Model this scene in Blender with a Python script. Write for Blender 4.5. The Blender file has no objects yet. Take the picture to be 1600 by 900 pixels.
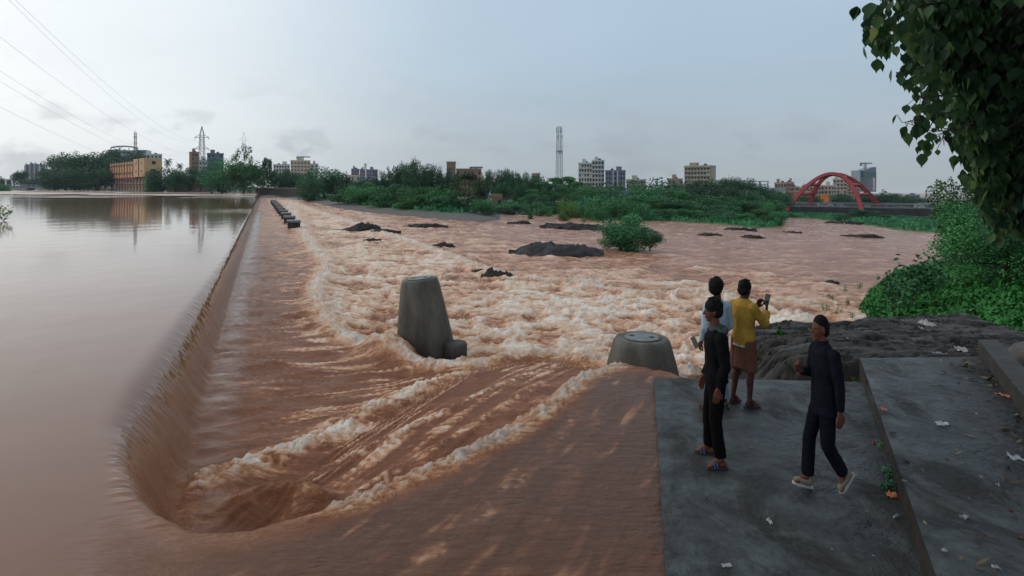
import bpy, bmesh, math, random
import numpy as np
from mathutils import Vector, Matrix, Euler

# ---------------------------------------------------------------- camera, sky, sun, exposure
F, EYE, HY = 900.0, 2.85, 290.0            # focal length and horizon row on a 1600 x 900 frame, eye height above the ghat slab
S = bpy.context.scene
cam_d = bpy.data.cameras.new('camera'); cam = bpy.data.objects.new('camera', cam_d)
S.collection.objects.link(cam); S.camera = cam
cam.location = (0, 0, EYE); cam.rotation_euler = (math.radians(90), 0, 0)
cam_d.sensor_width = 36; cam_d.lens = 36 * F / 1600; cam_d.shift_y = -(450 - HY) / 1600
cam_d.clip_start = 0.05; cam_d.clip_end = 9000
S.render.resolution_x, S.render.resolution_y = 1024, 576

W = bpy.data.worlds.new('World'); S.world = W; W.use_nodes = True
nt = W.node_tree; nt.nodes.clear()
def N(tree, kind, **kw):
    n = tree.nodes.new(kind)
    for k, v in kw.items():
        if k.startswith('in_'):
            n.inputs[int(k[3:])].default_value = v
        else:
            setattr(n, k, v)
    return n
def ramp(tree, stops, fac=None, interp='LINEAR'):
    r = tree.nodes.new('ShaderNodeValToRGB'); cr = r.color_ramp; cr.interpolation = interp
    while len(cr.elements) > 1: cr.elements.remove(cr.elements[-1])
    for i, (p, c) in enumerate(stops):
        e = cr.elements[0] if i == 0 else cr.elements.new(p)
        e.position = p; e.color = (c[0], c[1], c[2], 1) if hasattr(c, '__len__') else (c, c, c, 1)
    if fac is not None: tree.links.new(fac, r.inputs[0])
    return r
SUN_EL, SUN_ROT = math.radians(24), math.radians(-68)
L = nt.links
tc = N(nt, 'ShaderNodeTexCoord')
sep = N(nt, 'ShaderNodeSeparateXYZ'); L.new(tc.outputs['Generated'], sep.inputs[0])
base = ramp(nt, [(0.0, (.395, .445, .475)), (.08, (.395, .465, .525)), (.20, (.395, .51, .615)), (.40, (.425, .545, .68)), (1.0, (.70, .76, .83))], sep.outputs[2])
# bright thin cloud towards the hidden sun on the left
dotn = N(nt, 'ShaderNodeVectorMath', operation='DOT_PRODUCT'); L.new(tc.outputs['Generated'], dotn.inputs[0])
dotn.inputs[1].default_value = (-0.93, 0.36, 0.10)
glow = ramp(nt, [(.22, 0.0), (.48, .08), (.66, .44), (.84, .92), (1.0, 1.0)], dotn.outputs['Value'], 'B_SPLINE')
mixg = N(nt, 'ShaderNodeMixRGB'); L.new(glow.outputs[0], mixg.inputs[0]); L.new(base.outputs[0], mixg.inputs[1])
mixg.inputs[2].default_value = (.90, .945, .96, 1)
# soft layered cloud: direction projected on a plane above
addz = N(nt, 'ShaderNodeMath', operation='ADD', in_1=0.11); L.new(sep.outputs[2], addz.inputs[0])
divx = N(nt, 'ShaderNodeMath', operation='DIVIDE'); L.new(sep.outputs[0], divx.inputs[0]); L.new(addz.outputs[0], divx.inputs[1])
divy = N(nt, 'ShaderNodeMath', operation='DIVIDE'); L.new(sep.outputs[1], divy.inputs[0]); L.new(addz.outputs[0], divy.inputs[1])
comb = N(nt, 'ShaderNodeCombineXYZ'); L.new(divx.outputs[0], comb.inputs[0]); L.new(divy.outputs[0], comb.inputs[1])
nz = N(nt, 'ShaderNodeTexNoise'); nz.inputs['Scale'].default_value = .55; nz.inputs['Detail'].default_value = 5; nz.inputs['Roughness'].default_value = .55
L.new(comb.outputs[0], nz.inputs['Vector'])
soft = ramp(nt, [(.30, .965), (.70, 1.03)], nz.outputs[0], 'EASE')
mul = N(nt, 'ShaderNodeMixRGB', blend_type='MULTIPLY', in_0=1.0); L.new(mixg.outputs[0], mul.inputs[1]); L.new(soft.outputs[0], mul.inputs[2])
# low dark scraps near the horizon
mp = N(nt, 'ShaderNodeMapping'); mp.inputs['Scale'].default_value = (1, 1, 2.1); mp.inputs['Location'].default_value = (3.3, 1.2, 0)
L.new(tc.outputs['Generated'], mp.inputs[0])
n2 = N(nt, 'ShaderNodeTexNoise'); n2.inputs['Scale'].default_value = 9.5; n2.inputs['Detail'].default_value = 6; n2.inputs['Roughness'].default_value = .5
L.new(mp.outputs[0], n2.inputs['Vector'])
scr = ramp(nt, [(.53, 0.0), (.66, 1.0)], n2.outputs[0], 'EASE')
low = ramp(nt, [(0.0, .55), (.05, .85), (.08, .50), (.12, .42), (.16, .12), (.22, 0.0)], sep.outputs[2])
sm = N(nt, 'ShaderNodeMath', operation='MULTIPLY'); L.new(scr.outputs[0], sm.inputs[0]); L.new(low.outputs[0], sm.inputs[1])
sm2 = N(nt, 'ShaderNodeMath', operation='MULTIPLY', in_1=.65); L.new(sm.outputs[0], sm2.inputs[0])
mixs = N(nt, 'ShaderNodeMixRGB'); L.new(sm2.outputs[0], mixs.inputs[0]); L.new(mul.outputs[0], mixs.inputs[1])
mixs.inputs[2].default_value = (.33, .375, .42, 1)
sky = N(nt, 'ShaderNodeTexSky', sky_type='NISHITA', sun_disc=False); sky.sun_elevation = SUN_EL; sky.sun_rotation = SUN_ROT; sky.dust_density = 3
SKY_STR = 0.1
up = N(nt, 'ShaderNodeMixRGB', blend_type='MULTIPLY', in_0=1.0); L.new(mixs.outputs[0], up.inputs[1]); k_ = 1 / SKY_STR; up.inputs[2].default_value = (k_, k_, k_, 1)
mixn = N(nt, 'ShaderNodeMixRGB', in_0=.06); L.new(up.outputs[0], mixn.inputs[1]); L.new(sky.outputs[0], mixn.inputs[2])
bg = N(nt, 'ShaderNodeBackground'); bg.inputs[1].default_value = SKY_STR; L.new(mixn.outputs[0], bg.inputs[0])
wo = N(nt, 'ShaderNodeOutputWorld'); L.new(bg.outputs[0], wo.inputs[0])

sun_d = bpy.data.lights.new('sun', 'SUN'); sun = bpy.data.objects.new('sun', sun_d); S.collection.objects.link(sun)
sun_d.energy = 0.5; sun_d.angle = math.radians(35); sun_d.color = (1, .95, .88)
sd = Vector((math.sin(SUN_ROT) * math.cos(SUN_EL), math.cos(SUN_ROT) * math.cos(SUN_EL), math.sin(SUN_EL)))
sun.rotation_euler = sd.to_track_quat('Z', 'Y').to_euler()
S.view_settings.view_transform = 'Standard'; S.view_settings.look = 'None'
S.view_settings.exposure = 0.16; S.view_settings.gamma = 1.0; S.view_settings.use_curve_mapping = False
S.render.engine = 'CYCLES'
S.cycles.max_bounces = 6; S.cycles.diffuse_bounces = 3; S.cycles.glossy_bounces = 3; S.cycles.transparent_max_bounces = 8
S.cycles.use_denoising = True; S.cycles.caustics_reflective = False; S.cycles.caustics_refractive = False
S.cycles.volume_bounces = 0

# ---------------------------------------------------------------- helpers
C = S.collection
def tag(o, label=None, cat=None, group=None, kind=None):
    if label: o['label'] = label
    if cat: o['category'] = cat
    if group: o['group'] = group
    if kind: o['kind'] = kind
    return o
def empty(name, loc=(0, 0, 0), rz=0, label=None, cat=None, group=None):
    o = bpy.data.objects.new(name, None); C.objects.link(o); o.location = loc; o.rotation_euler = (0, 0, rz)
    o.empty_display_size = .2
    return tag(o, label, cat, group)
def mesh_np(name, co, quads=None, tris=None, smooth=False):
    me = bpy.data.meshes.new(name); co = np.asarray(co, dtype=np.float32)
    me.vertices.add(len(co)); me.vertices.foreach_set('co', co.ravel())
    idx, st, n = [], [], 0
    if quads is not None and len(quads):
        q = np.asarray(quads, dtype=np.int32); idx.append(q.ravel()); st.append(np.arange(len(q), dtype=np.int32) * 4); n = q.size
    if tris is not None and len(tris):
        t = np.asarray(tris, dtype=np.int32); idx.append(t.ravel()); st.append(n + np.arange(len(t), dtype=np.int32) * 3)
    idx = np.concatenate(idx); st = np.concatenate(st)
    me.loops.add(len(idx)); me.loops.foreach_set('vertex_index', idx)
    me.polygons.add(len(st)); me.polygons.foreach_set('loop_start', st)
    me.update(calc_edges=True)
    if smooth: me.polygons.foreach_set('use_smooth', np.ones(len(st), dtype=bool))
    return me
def fattr(me, name, vals):
    a = me.attributes.new(name, 'FLOAT', 'POINT'); a.data.foreach_set('value', np.asarray(vals, dtype=np.float32).ravel())
def link(name, me, mat=None, parent=None):
    o = bpy.data.objects.new(name, me); C.objects.link(o)
    if mat is not None:
        me.materials.clear(); me.materials.append(mat)
    if parent is not None: o.parent = parent
    return o
class MB:
    """collects boxes, tubes and lathes into one mesh"""
    def __init__(s): s.v = []; s.f = []
    def add(s, v, f):
        n = len(s.v); s.v += [tuple(p) for p in v]; s.f += [tuple(i + n for i in q) for q in f]; return s
    def box(s, x0, x1, y0, y1, z0, z1, M=None):
        v = [Vector((x, y, z)) for z in (z0, z1) for y in (y0, y1) for x in (x0, x1)]
        if M is not None: v = [M @ p for p in v]
        return s.add(v, [(0, 2, 3, 1), (4, 5, 7, 6), (0, 1, 5, 4), (2, 6, 7, 3), (0, 4, 6, 2), (1, 3, 7, 5)])
    def prism(s, poly, z0, z1):
        n = len(poly)
        v = [(p[0], p[1], z0) for p in poly] + [(p[0], p[1], z1) for p in poly]
        f = [tuple(reversed(range(n))), tuple(range(n, 2 * n))] + [(i, (i + 1) % n, n + (i + 1) % n, n + i) for i in range(n)]
        return s.add(v, f)
    def tube(s, pts, rad, n=6, close=True):
        pts = [Vector(p) for p in pts]; rad = rad if hasattr(rad, '__len__') else [rad] * len(pts)
        v = []; up = None
        for i, p in enumerate(pts):
            d = (pts[min(i + 1, len(pts) - 1)] - pts[max(i - 1, 0)]).normalized()
            if up is None: up = Vector((0, 0, 1)) if abs(d.z) < .9 else Vector((1, 0, 0))
            a = d.cross(up).normalized(); b = a.cross(d).normalized(); up = b
            v += [p + (a * math.cos(t) + b * math.sin(t)) * rad[i] for t in [2 * math.pi * k / n for k in range(n)]]
        f = [(i * n + k, i * n + (k + 1) % n, (i + 1) * n + (k + 1) % n, (i + 1) * n + k) for i in range(len(pts) - 1) for k in range(n)]
        if close: f += [tuple(reversed(range(n))), tuple(range(len(v) - n, len(v)))]
        return s.add(v, f)
    def lathe(s, prof, n=32, c=(0, 0)):
        v = [(c[0] + r * math.cos(2 * math.pi * k / n), c[1] + r * math.sin(2 * math.pi * k / n), z) for r, z in prof for k in range(n)]
        f = [(i * n + k, i * n + (k + 1) % n, (i + 1) * n + (k + 1) % n, (i + 1) * n + k) for i in range(len(prof) - 1) for k in range(n)]
        f += [tuple(reversed(range(n))), tuple(range(len(v) - n, len(v)))]
        return s.add(v, f)
    def mesh(s, name, smooth=False):
        me = bpy.data.meshes.new(name); me.from_pydata([tuple(p) for p in s.v], [], s.f); me.update()
        if smooth: me.polygons.foreach_set('use_smooth', np.ones(len(me.polygons), dtype=bool))
        return me
    def build(s, name, mat, parent=None, smooth=False): return link(name, s.mesh(name, smooth), mat, parent)

# numpy gradient noise
_rs = np.random.RandomState(7); _perm = _rs.permutation(256); _perm = np.concatenate([_perm, _perm, _perm])
_ang = _rs.rand(256) * 2 * np.pi; _gx, _gy = np.cos(_ang), np.sin(_ang)
def gn(x, y):
    xi = np.floor(x).astype(np.int64); yi = np.floor(y).astype(np.int64); xf = x - xi; yf = y - yi
    u = xf * xf * xf * (xf * (xf * 6 - 15) + 10); v = yf * yf * yf * (yf * (yf * 6 - 15) + 10)
    def g(ix, iy, fx, fy):
        h = _perm[_perm[ix & 255] + (iy & 255)]; return _gx[h] * fx + _gy[h] * fy
    a = g(xi, yi, xf, yf); b = g(xi + 1, yi, xf - 1, yf); c = g(xi, yi + 1, xf, yf - 1); d = g(xi + 1, yi + 1, xf - 1, yf - 1)
    return ((a + (b - a) * u) * (1 - v) + (c + (d - c) * u) * v) * 1.5
def fbm(x, y, o=4, rough=.5, ox=0.0):
    s = 0; a = 1; t = 0
    for i in range(o):
        s = s + a * gn(x * 2 ** i + 17.3 * i + ox, y * 2 ** i - 9.1 * i + ox); t += a; a *= rough
    return s / t
def billow(x, y, o=4, rough=.5, ox=0.0):
    s = 0; a = 1; t = 0
    for i in range(o):
        s = s + a * np.abs(gn(x * 2 ** i + 11.3 * i + ox, y * 2 ** i + 5.1 * i + ox)); t += a; a *= rough
    return s / t * 2.2
def ss(a, b, x):
    t = np.clip((x - a) / (b - a), 0, 1); return t * t * (3 - 2 * t)
def seg_dist(X, Y, P, closed=False):
    """distance to a polyline, and arc length of the nearest point"""
    P = np.asarray(P, float); Q = np.vstack([P, P[:1]]) if closed else P
    best = np.full(X.shape, 1e18); arc = np.zeros(X.shape); acc = 0.0
    for (ax, ay), (bx, by) in zip(Q[:-1], Q[1:]):
        dx, dy = bx - ax, by - ay; l2 = dx * dx + dy * dy + 1e-12
        t = np.clip(((X - ax) * dx + (Y - ay) * dy) / l2, 0, 1)
        d = (X - ax - t * dx) ** 2 + (Y - ay - t * dy) ** 2
        m = d < best; best = np.where(m, d, best); arc = np.where(m, acc + t * math.sqrt(l2), arc); acc += math.sqrt(l2)
    return np.sqrt(best), arc
def inside(X, Y, P):
    r = np.zeros(X.shape, bool); n = len(P)
    for i in range(n):
        ax, ay = P[i]; bx, by = P[(i + 1) % n]
        c = ((ay > Y) != (by > Y)); r ^= c & (X < (bx - ax) * (Y - ay) / (by - ay + 1e-12) + ax)
    return r
def sdf(X, Y, P):
    d, _ = seg_dist(X, Y, P, True); return np.where(inside(X, Y, P), -d, d)
def smoothpoly(P, n=2):
    P = [tuple(p) for p in P]
    for _ in range(n):
        Q = [P[0]]
        for a, b in zip(P[:-1], P[1:]):
            Q += [(a[0] * .75 + b[0] * .25, a[1] * .75 + b[1] * .25), (a[0] * .25 + b[0] * .75, a[1] * .25 + b[1] * .75)]
        P = Q + [P[-1]]
    return P

# ---------------------------------------------------------------- materials
def mat(name, col, rough=.7, noise=None, bump=0.0, bscale=8.0, metal=0.0, spec=.5, col2=None, scale=3.0, detail=6, coord='Object', obj_random=0.0, rough2=None, stretch=(1, 1, 1)):
    m = bpy.data.materials.new(name); m.use_nodes = True; t = m.node_tree; b = t.nodes['Principled BSDF']
    b.inputs['Roughness'].default_value = rough; b.inputs['Metallic'].default_value = metal; b.inputs['Specular IOR Level'].default_value = spec
    tcn = N(t, 'ShaderNodeTexCoord'); mpn = N(t, 'ShaderNodeMapping'); mpn.inputs['Scale'].default_value = stretch
    t.links.new(tcn.outputs[coord], mpn.inputs[0])
    c2 = col2 if col2 else tuple(c * .72 for c in col)
    nn = N(t, 'ShaderNodeTexNoise'); nn.inputs['Scale'].default_value = scale; nn.inputs['Detail'].default_value = detail; nn.inputs['Roughness'].default_value = .62
    t.links.new(mpn.outputs[0], nn.inputs['Vector'])
    r = ramp(t, [(.35, col), (.65, c2)], nn.outputs[0])
    out = r.outputs[0]
    if obj_random:
        oi = N(t, 'ShaderNodeObjectInfo'); rr = ramp(t, [(0, 1 - obj_random), (1, 1 + obj_random)], oi.outputs['Random'])
        mm = N(t, 'ShaderNodeMixRGB', blend_type='MULTIPLY', in_0=1.0); t.links.new(out, mm.inputs[1]); t.links.new(rr.outputs[0], mm.inputs[2]); out = mm.outputs[0]
    t.links.new(out, b.inputs['Base Color'])
    if rough2 is not None:
        rr = ramp(t, [(.4, rough), (.6, rough2)], nn.outputs[0]); t.links.new(rr.outputs[0], b.inputs['Roughness'])
    if bump:
        n3 = N(t, 'ShaderNodeTexNoise'); n3.inputs['Scale'].default_value = bscale; n3.inputs['Detail'].default_value = 8; n3.inputs['Roughness'].default_value = .65
        t.links.new(mpn.outputs[0], n3.inputs['Vector'])
        bp = N(t, 'ShaderNodeBump'); bp.inputs['Strength'].default_value = 1.0; bp.inputs['Distance'].default_value = bump
        t.links.new(n3.outputs[0], bp.inputs['Height']); t.links.new(bp.outputs[0], b.inputs['Normal'])
    return m

# ---------------------------------------------------------------- the shape of the water
# the weir crest runs straight away from the camera's left; beyond the corner the water also spills off a low platform on the right
CX0, CSL = -1.65, -0.430
CN = (1 / math.hypot(1, CSL), -CSL / math.hypot(1, CSL))        # downstream normal of the weir
def s_weir(X, Y): return (X - CX0 - CSL * Y) * CN[0]
HP = [(-172.8, 398), (-5.305, 8.5), (-4.76, 7.3), (-4.24, 6.35), (-3.70, 5.62), (-3.2, 5.16), (-2.75, 4.90), (-2.25, 4.92), (-1.74, 5.2), (-1.24, 5.58), (-.67, 6.1), (0, 6.85), (.7, 7.85), (1.15, 8.75), (1.75, 9.30), (2.3, 9.1), (2.6, 8.6), (12, 8.6), (12, -40), (-500, -40), (-500, 400)]
def lo_level(X, Y):
    s = np.maximum(s_weir(X, Y), 0)
    z = -1.1 - .035 * np.minimum(s, 230)
    d = np.hypot(X - 2.0, Y - 9.6)
    return z + .58 * (1 - ss(.5, 6.0, d)) * (s < 40)
def wbase(X, Y):
    X = np.asarray(X, float); Y = np.asarray(Y, float)
    s = sdf(X, Y, HP)
    far = ss(10, 30, Y)
    nr_w = (1 - ss(7, 26, Y)) * ss(5.0, 8.0, Y) * (1 - ss(-3.0, -2.0, X))
    w = .50 + .62 * nr_w + .45 * ss(-3.5, -1.0, X) * (1 - ss(9, 12, Y))
    t = np.clip((s + .08 + .50 * nr_w) / w, 0, 1); t = t ** 1.7; k = t * t * (3 - 2 * t)
    hi = -.10 + .05 * ss(-2.5, 1.5, X) * (1 - ss(8, 12, Y))
    hi = hi - .05 * np.exp(np.minimum(s, 0) / 1.3)
    return hi + (lo_level(X, Y) - hi) * k, s
def G(px, py, dz=0.0):
    """where the sight line of that pixel meets the water, as ground coordinates"""
    Y = 4.0 * F / max(py - HY, 1.0)
    for _ in range(60):
        X = (px - 800) / F * Y
        z = float(wbase(np.array([X]), np.array([Y]))[0][0]) + dz
        Y = .5 * Y + .5 * (EYE - z) * F / max(py - HY, 1.0)
    return ((px - 800) / F * Y, Y)
def WP(px, py, Y): return ((px - 800) / F * Y, Y, EYE - (py - HY) / F * Y)

# ---------------------------------------------------------------- river surface
def lat(a): return smoothpoly([G(*p) for p in a], 2)
vv = np.concatenate([np.arange(6.0, 30, .5), np.arange(30, 110, .9), np.arange(110, 640, 1.25), np.arange(640, 1100, 6)])
Yr = 3.4 * F / vv; Yr = np.concatenate([[900, 700, 600, 540], Yr, np.linspace(Yr[-1] - .4, -8, 12)])
pxs = np.concatenate([np.linspace(-2500, -100, 40), np.arange(-90, 1692, 1.9), np.linspace(1700, 3600, 30)])
XX = (pxs[None, :] - 800) / F * np.maximum(Yr, 3.0)[:, None]; YY = np.repeat(Yr[:, None], len(pxs), 1)
shape = XX.shape; X = XX.ravel(); Y = YY.ravel()
Z, SD = wbase(X, Y)
sw = s_weir(X, Y)
D = np.hypot(X, Y)
# region of broken water below the weir
TURB = [G(*p) for p in [(448, 313), (462, 345), (485, 385), (508, 415), (488, 455), (500, 500), (535, 530), (590, 555), (655, 575), (740, 578), (800, 566), (860, 562), (940, 575), (985, 598), (1060, 600), (1120, 590), (1200, 560), (1270, 500), (1190, 482), (1110, 455), (1000, 462), (900, 440), (800, 438), (700, 398), (610, 368), (520, 338), (470, 322)]]
dT = sdf(X, Y, TURB)
wT = .25 + .03 * D
turb = 1 - ss(-wT * .6, wT * 1.2, dT + fbm(X / 1.7, Y / 1.7, 3) * wT * 1.6)
turb2 = (1 - ss(-2, 16 + .12 * D, dT + 9 * fbm(X / 7, Y / 5, 4, .55, 101))) * (sw > 9) * (SD > 1)
edgeT = np.exp(-(dT / (wT * .8)) ** 2)
apron = (SD > .45) & (dT > 0) & (sw < 30)
apronm = ss(.25, .7, SD) * ss(0, .5, dT) * (1 - ss(9, 16, sw)) * (Y > 0)
# streak frames: u along the flow, v across it
un, vn = X * CN[0] + Y * CN[1], -X * CN[1] + Y * CN[0]
dd = Vector((.5, .86)).normalized(); ud, vd = X * dd.x + Y * dd.y, -X * dd.y + Y * dd.x
R1 = lat([(232, 792), (285, 775), (345, 750), (400, 728), (450, 712), (520, 678), (590, 645), (660, 612), (740, 578)])
R2 = lat([(370, 806), (415, 786), (455, 780), (492, 792)])
R3 = lat([(500, 735), (600, 690), (700, 642), (790, 600), (870, 572)])
R4 = lat([(560, 770), (640, 722), (720, 680), (800, 628), (850, 600)])
EDGE = smoothpoly([(x - .02, y + .10) for x, y in HP[5:15]], 2)
R5 = lat([(640, 892), (740, 815), (830, 735), (890, 665), (915, 625)])
R6 = lat([(790, 900), (860, 800), (905, 720), (935, 655)])
def ridge(P, w):
    d, a = seg_dist(X, Y, P); return np.exp(-(d / w) ** 2), a, d
r1, a1, d1 = ridge(R1, .36); L1 = a1.max()
r1 = r1 * ss(0, 1.0, a1 + .2)
r5, a5, _ = ridge(R5, .12); r6, a6, _ = ridge(R6, .10); r2, a2, _ = ridge(R2, .20); r3, a3, _ = ridge(R3, .13); r4, a4, _ = ridge(R4, .12); re, ae, de = ridge(EDGE, .22)
e_part = ss(.5, 2.4, ae)                      # the spill line is glassy at its left end and white further on
below1 = ss(-.3, .5, -((X - R1[0][0]) * (R1[-1][1] - R1[0][1]) - (Y - R1[0][1]) * (R1[-1][0] - R1[0][0])) / 5 * -1)
zoneB = apronm * below1                      # between the long ridge and the platform spill
# apron ribs running away from the weir foot
mB = zoneB
v_ = vn * (1 - mB) + vd * mB; u_ = un * (1 - mB) + ud * mB
streak = fbm(u_ / 2.6 + 3, v_ / .33, 3, .55)
streak2 = fbm(u_ / 1.3, v_ / .14, 3, .55, 31)
rib = np.sin(u_ * 2 * np.pi / .17 + 4 * streak2 + 2.6 * np.sin(v_ * 9))
near = 1 - ss(14, 34, D)
ribm = apronm * near * ss(-.05, .35, streak + .35 * streak2) * ss(.8, 1.8, SD)
Z = Z + apronm * (.045 * streak + .02 * streak2) * (1 - .5 * ss(20, 60, D)) + .011 * rib * ribm
hump = .10 * fbm(un / 1.6, vn / .55, 2, .5, 77)
Z = Z + apronm * hump * (1 - mB)
# ridges
crumb = billow(X / .16, Y / .16, 3, .55)
fine = fbm(X / .06, Y / .06, 2, .6)
brk = .55 + .75 * ss(-.25, .35, fbm(X / .55, Y / .55, 3, .6, 61))
tz2 = turb2 * (1 - turb)
Z = Z + r1 * (.125 + .06 * (crumb - .5)) * (.7 + .3 * brk) * apronm + r2 * .24 + r3 * .06 + r4 * .05
Z = Z + re * (.02 + .055 * crumb * brk) * e_part
# toe of the fall: soft folds
toe = np.exp(-((SD - .72) / .5) ** 2) * (D < 60)
Z = Z + toe * .09 * fbm(vn / .42, un / 2.0, 3) * np.minimum(1, 18 / D)
# fall face: hair-like filaments
face = ss(-.25, .1, SD) * (1 - ss(.35, .7, SD)) * (Y > 4.5) * (Y < 220)
fil = fbm(vn / .16, un / 1.4, 3, .6)
Z = Z + face * fil * .042 * (1 - .6 * ss(25, 90, D))
# broken water
sc = .55 + .012 * D
wx_ = .9 * sc * fbm(X / (sc * 1.6), Y / (sc * 1.6), 3, .5, 71); wy_ = .9 * sc * fbm(X / (sc * 1.6), Y / (sc * 1.6), 3, .5, 72)
big = 1.15 - billow((un + wx_) / (sc * 2.9), (vn + wy_) / (sc * 1.3), 5, .55, 5)
med = fbm(X / (sc * .55), Y / (sc * .5), 3, .6, 9)
med2 = 1.1 - billow((un + wx_) / (sc * .9), (vn + wy_) / (sc * .40), 4, .6, 15)
Z = Z + turb * ((big - .5) * .20 + (med2 - .5) * .075 + med * .035) * (1 - .35 * ss(25, 70, D))
Z = Z + tz2 * (big - .5) * .20 * (1 - .4 * ss(25, 70, D))
lip = np.exp(-((dT + .15) / (wT * .55)) ** 2) * (sw < 60) * (SD > .5)
Z = Z + lip * (.09 + .12 * billow(X / .55, Y / .40, 3, .5, 3)) * (Y < 80)
# open river: long low rapids
river = ss(-.5, 2.5, dT) * ss(14, 20, sw + .0 * X) + 0
river = np.clip(river + ((sw > 9) & (dT > 1)) * .8, 0, 1)
wv = fbm(un / 4.5, vn / 1.6, 4, .55, 41); wv2 = fbm(un / 1.3, vn / .6, 3, .6, 43)
Z = Z + river * (wv * .22 + wv2 * .07)
# platform water: shallow slanting ripples
plat = (1 - ss(-.35, -.05, SD)) * (Y < 11) * ss(-4.2, -1.2, X)
pr = fbm(ud / 1.1, vd / .22, 3, .6, 51)
Z = Z + plat * (.014 * pr + .004 * fbm(ud / .30, vd / .10, 2, .6, 4))
swell = np.exp(-(((X - 1.35) / .75) ** 2 + ((Y - 8.3) / .8) ** 2)); Z = Z + .07 * swell
# swirl against the two drums
for (cx, cy, r, h) in ((2.42, 10.6, .75, .12), (-2.25, 14.3, .85, .34)):
    dc = np.hypot(X - cx, Y - cy); a = ((X - cx) * -.92 + (Y - cy) * -.39) / (dc + .01)
    Z = Z + np.exp(-((dc - r * .8) / (r * .8)) ** 2) * np.clip(a, -.35, 1) * h
# reservoir: almost flat, slow swells
res = ss(.2, 1.5, -SD) * (1 - plat)
Z = Z + res * .006 * fbm(X / 2.5, Y / 2.5, 3) * (D < 80)

# what is foam and what is mud
fm = np.zeros_like(X)
fm = np.maximum(fm, turb * (.50 + .62 * (big - .5) + .42 * (med2 - .5) + .22 * med + .20 * fbm(X / 5, Y / 5, 2, .5, 91)))
fm = np.maximum(fm, tz2 * (.36 + .60 * (big - .5) + .35 * (med2 - .5) + .35 * fbm(X / 6, Y / 3.5, 3, .6, 95)))
fm = np.maximum(fm, lip * .95 * (.55 + .6 * crumb))
fm = np.maximum(fm, apronm * (ss(-.15, .4, streak + .5 * streak2) * .50 * ss(1.2, 2.6, SD) + ribm * .22 * (rib > .2)))
fm = np.maximum(fm, apronm * .30 * ss(20, 60, D))
fm = np.maximum(fm, r1 * (.25 + .60 * ss(.5, 2.6, a1)) * (.55 + .5 * crumb) * brk * apronm)
fm = np.maximum(fm, r2 * .30 * crumb)
fm = np.maximum(fm, (r3 * .75 * crumb * ss(.1, .5, crumb)) * apronm + (r4 * .6 * crumb) * apronm)
fm = np.maximum(fm, re * e_part * (.40 + .75 * crumb) * (.5 + .5 * brk))
fm = np.maximum(fm, plat * ss(.10, .6, pr + .45 * fbm(X / .9, Y / .9, 2, .5, 8)) * .46)
fm = np.maximum(fm, river * (.24 + .55 * ss(.0, .6, .7 * wv + .5 * wv2 + .18 * turb) + .30 * np.exp(-np.maximum(dT, 0) / 9) * ss(-.25, .3, wv + .5 * wv2)) * (.62 + .38 * np.exp(-np.maximum(dT, 0) / 25)))
for (px_, py_, rr, st) in ((1215, 500, 1.5, .9), (1090, 470, 2.2, .6), (1180, 462, 2.0, .5), (600, 392, 3.0, .5), (790, 428, 1.6, .6), (520, 345, 6, .5), (940, 600, .5, .4)):
    cx, cy = G(px_, py_); fm = np.maximum(fm, st * np.exp(-(((X - cx) / (rr * 1.6)) ** 2 + ((Y - cy) / rr) ** 2)) * (.6 + .7 * big))
fm = np.maximum(fm, plat * (r5 + r6) * (.15 + .6 * crumb) * brk * .55)
fm = np.maximum(fm, toe * ss(-.02, .45, fbm(vn / .22, un / 1.8, 3, .55, 19)) * .55 * (1 - plat))
farstreak = res * ss(110, 190, Y) * ss(.0, .2, fbm(X / 70, Y / 10, 4, .55, 12)); fm = np.maximum(fm, farstreak * 1.0)
fm = np.clip(fm, 0, 1.2)
smooth_m = np.clip(res + (1 - ss(.05, .6, SD)) * (1 - plat) * (1 - ss(-4.0, -1.4, X) * (Y < 11)), 0, 1)
smooth_m = np.clip(smooth_m + .75 * np.exp(-((SD - .75) / .38) ** 2) * (D < 90) * (1 - plat) * (X < -2.2) * (1 - np.clip(r1 + r2, 0, 1)), 0, 1)
amber = np.clip(face * .8 + ss(-.05, -.55, fil) * face + r2 * .7 + r1 * (1 - ss(.8, 3.0, a1)) * .8 + lip * .35, 0, 1)

nr, nc = shape
ii = np.arange(nr * nc).reshape(shape)
q = np.stack([ii[:-1, :-1], ii[:-1, 1:], ii[1:, 1:], ii[1:, :-1]], -1).reshape(-1, 4)[:, ::-1]
me = mesh_np('river', np.stack([X, Y, Z], 1), q, smooth=True)
fattr(me, 'foam', fm); fattr(me, 'still', smooth_m); fattr(me, 'amber', amber); fattr(me, 'plat', plat); fattr(me, 'turb', turb); fattr(me, 'open', river * (1 - turb) * (1 - .7 * turb2))
# ribbed apron mask for the shader
fattr(me, 'apron', apronm * (1 - mB))

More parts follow.
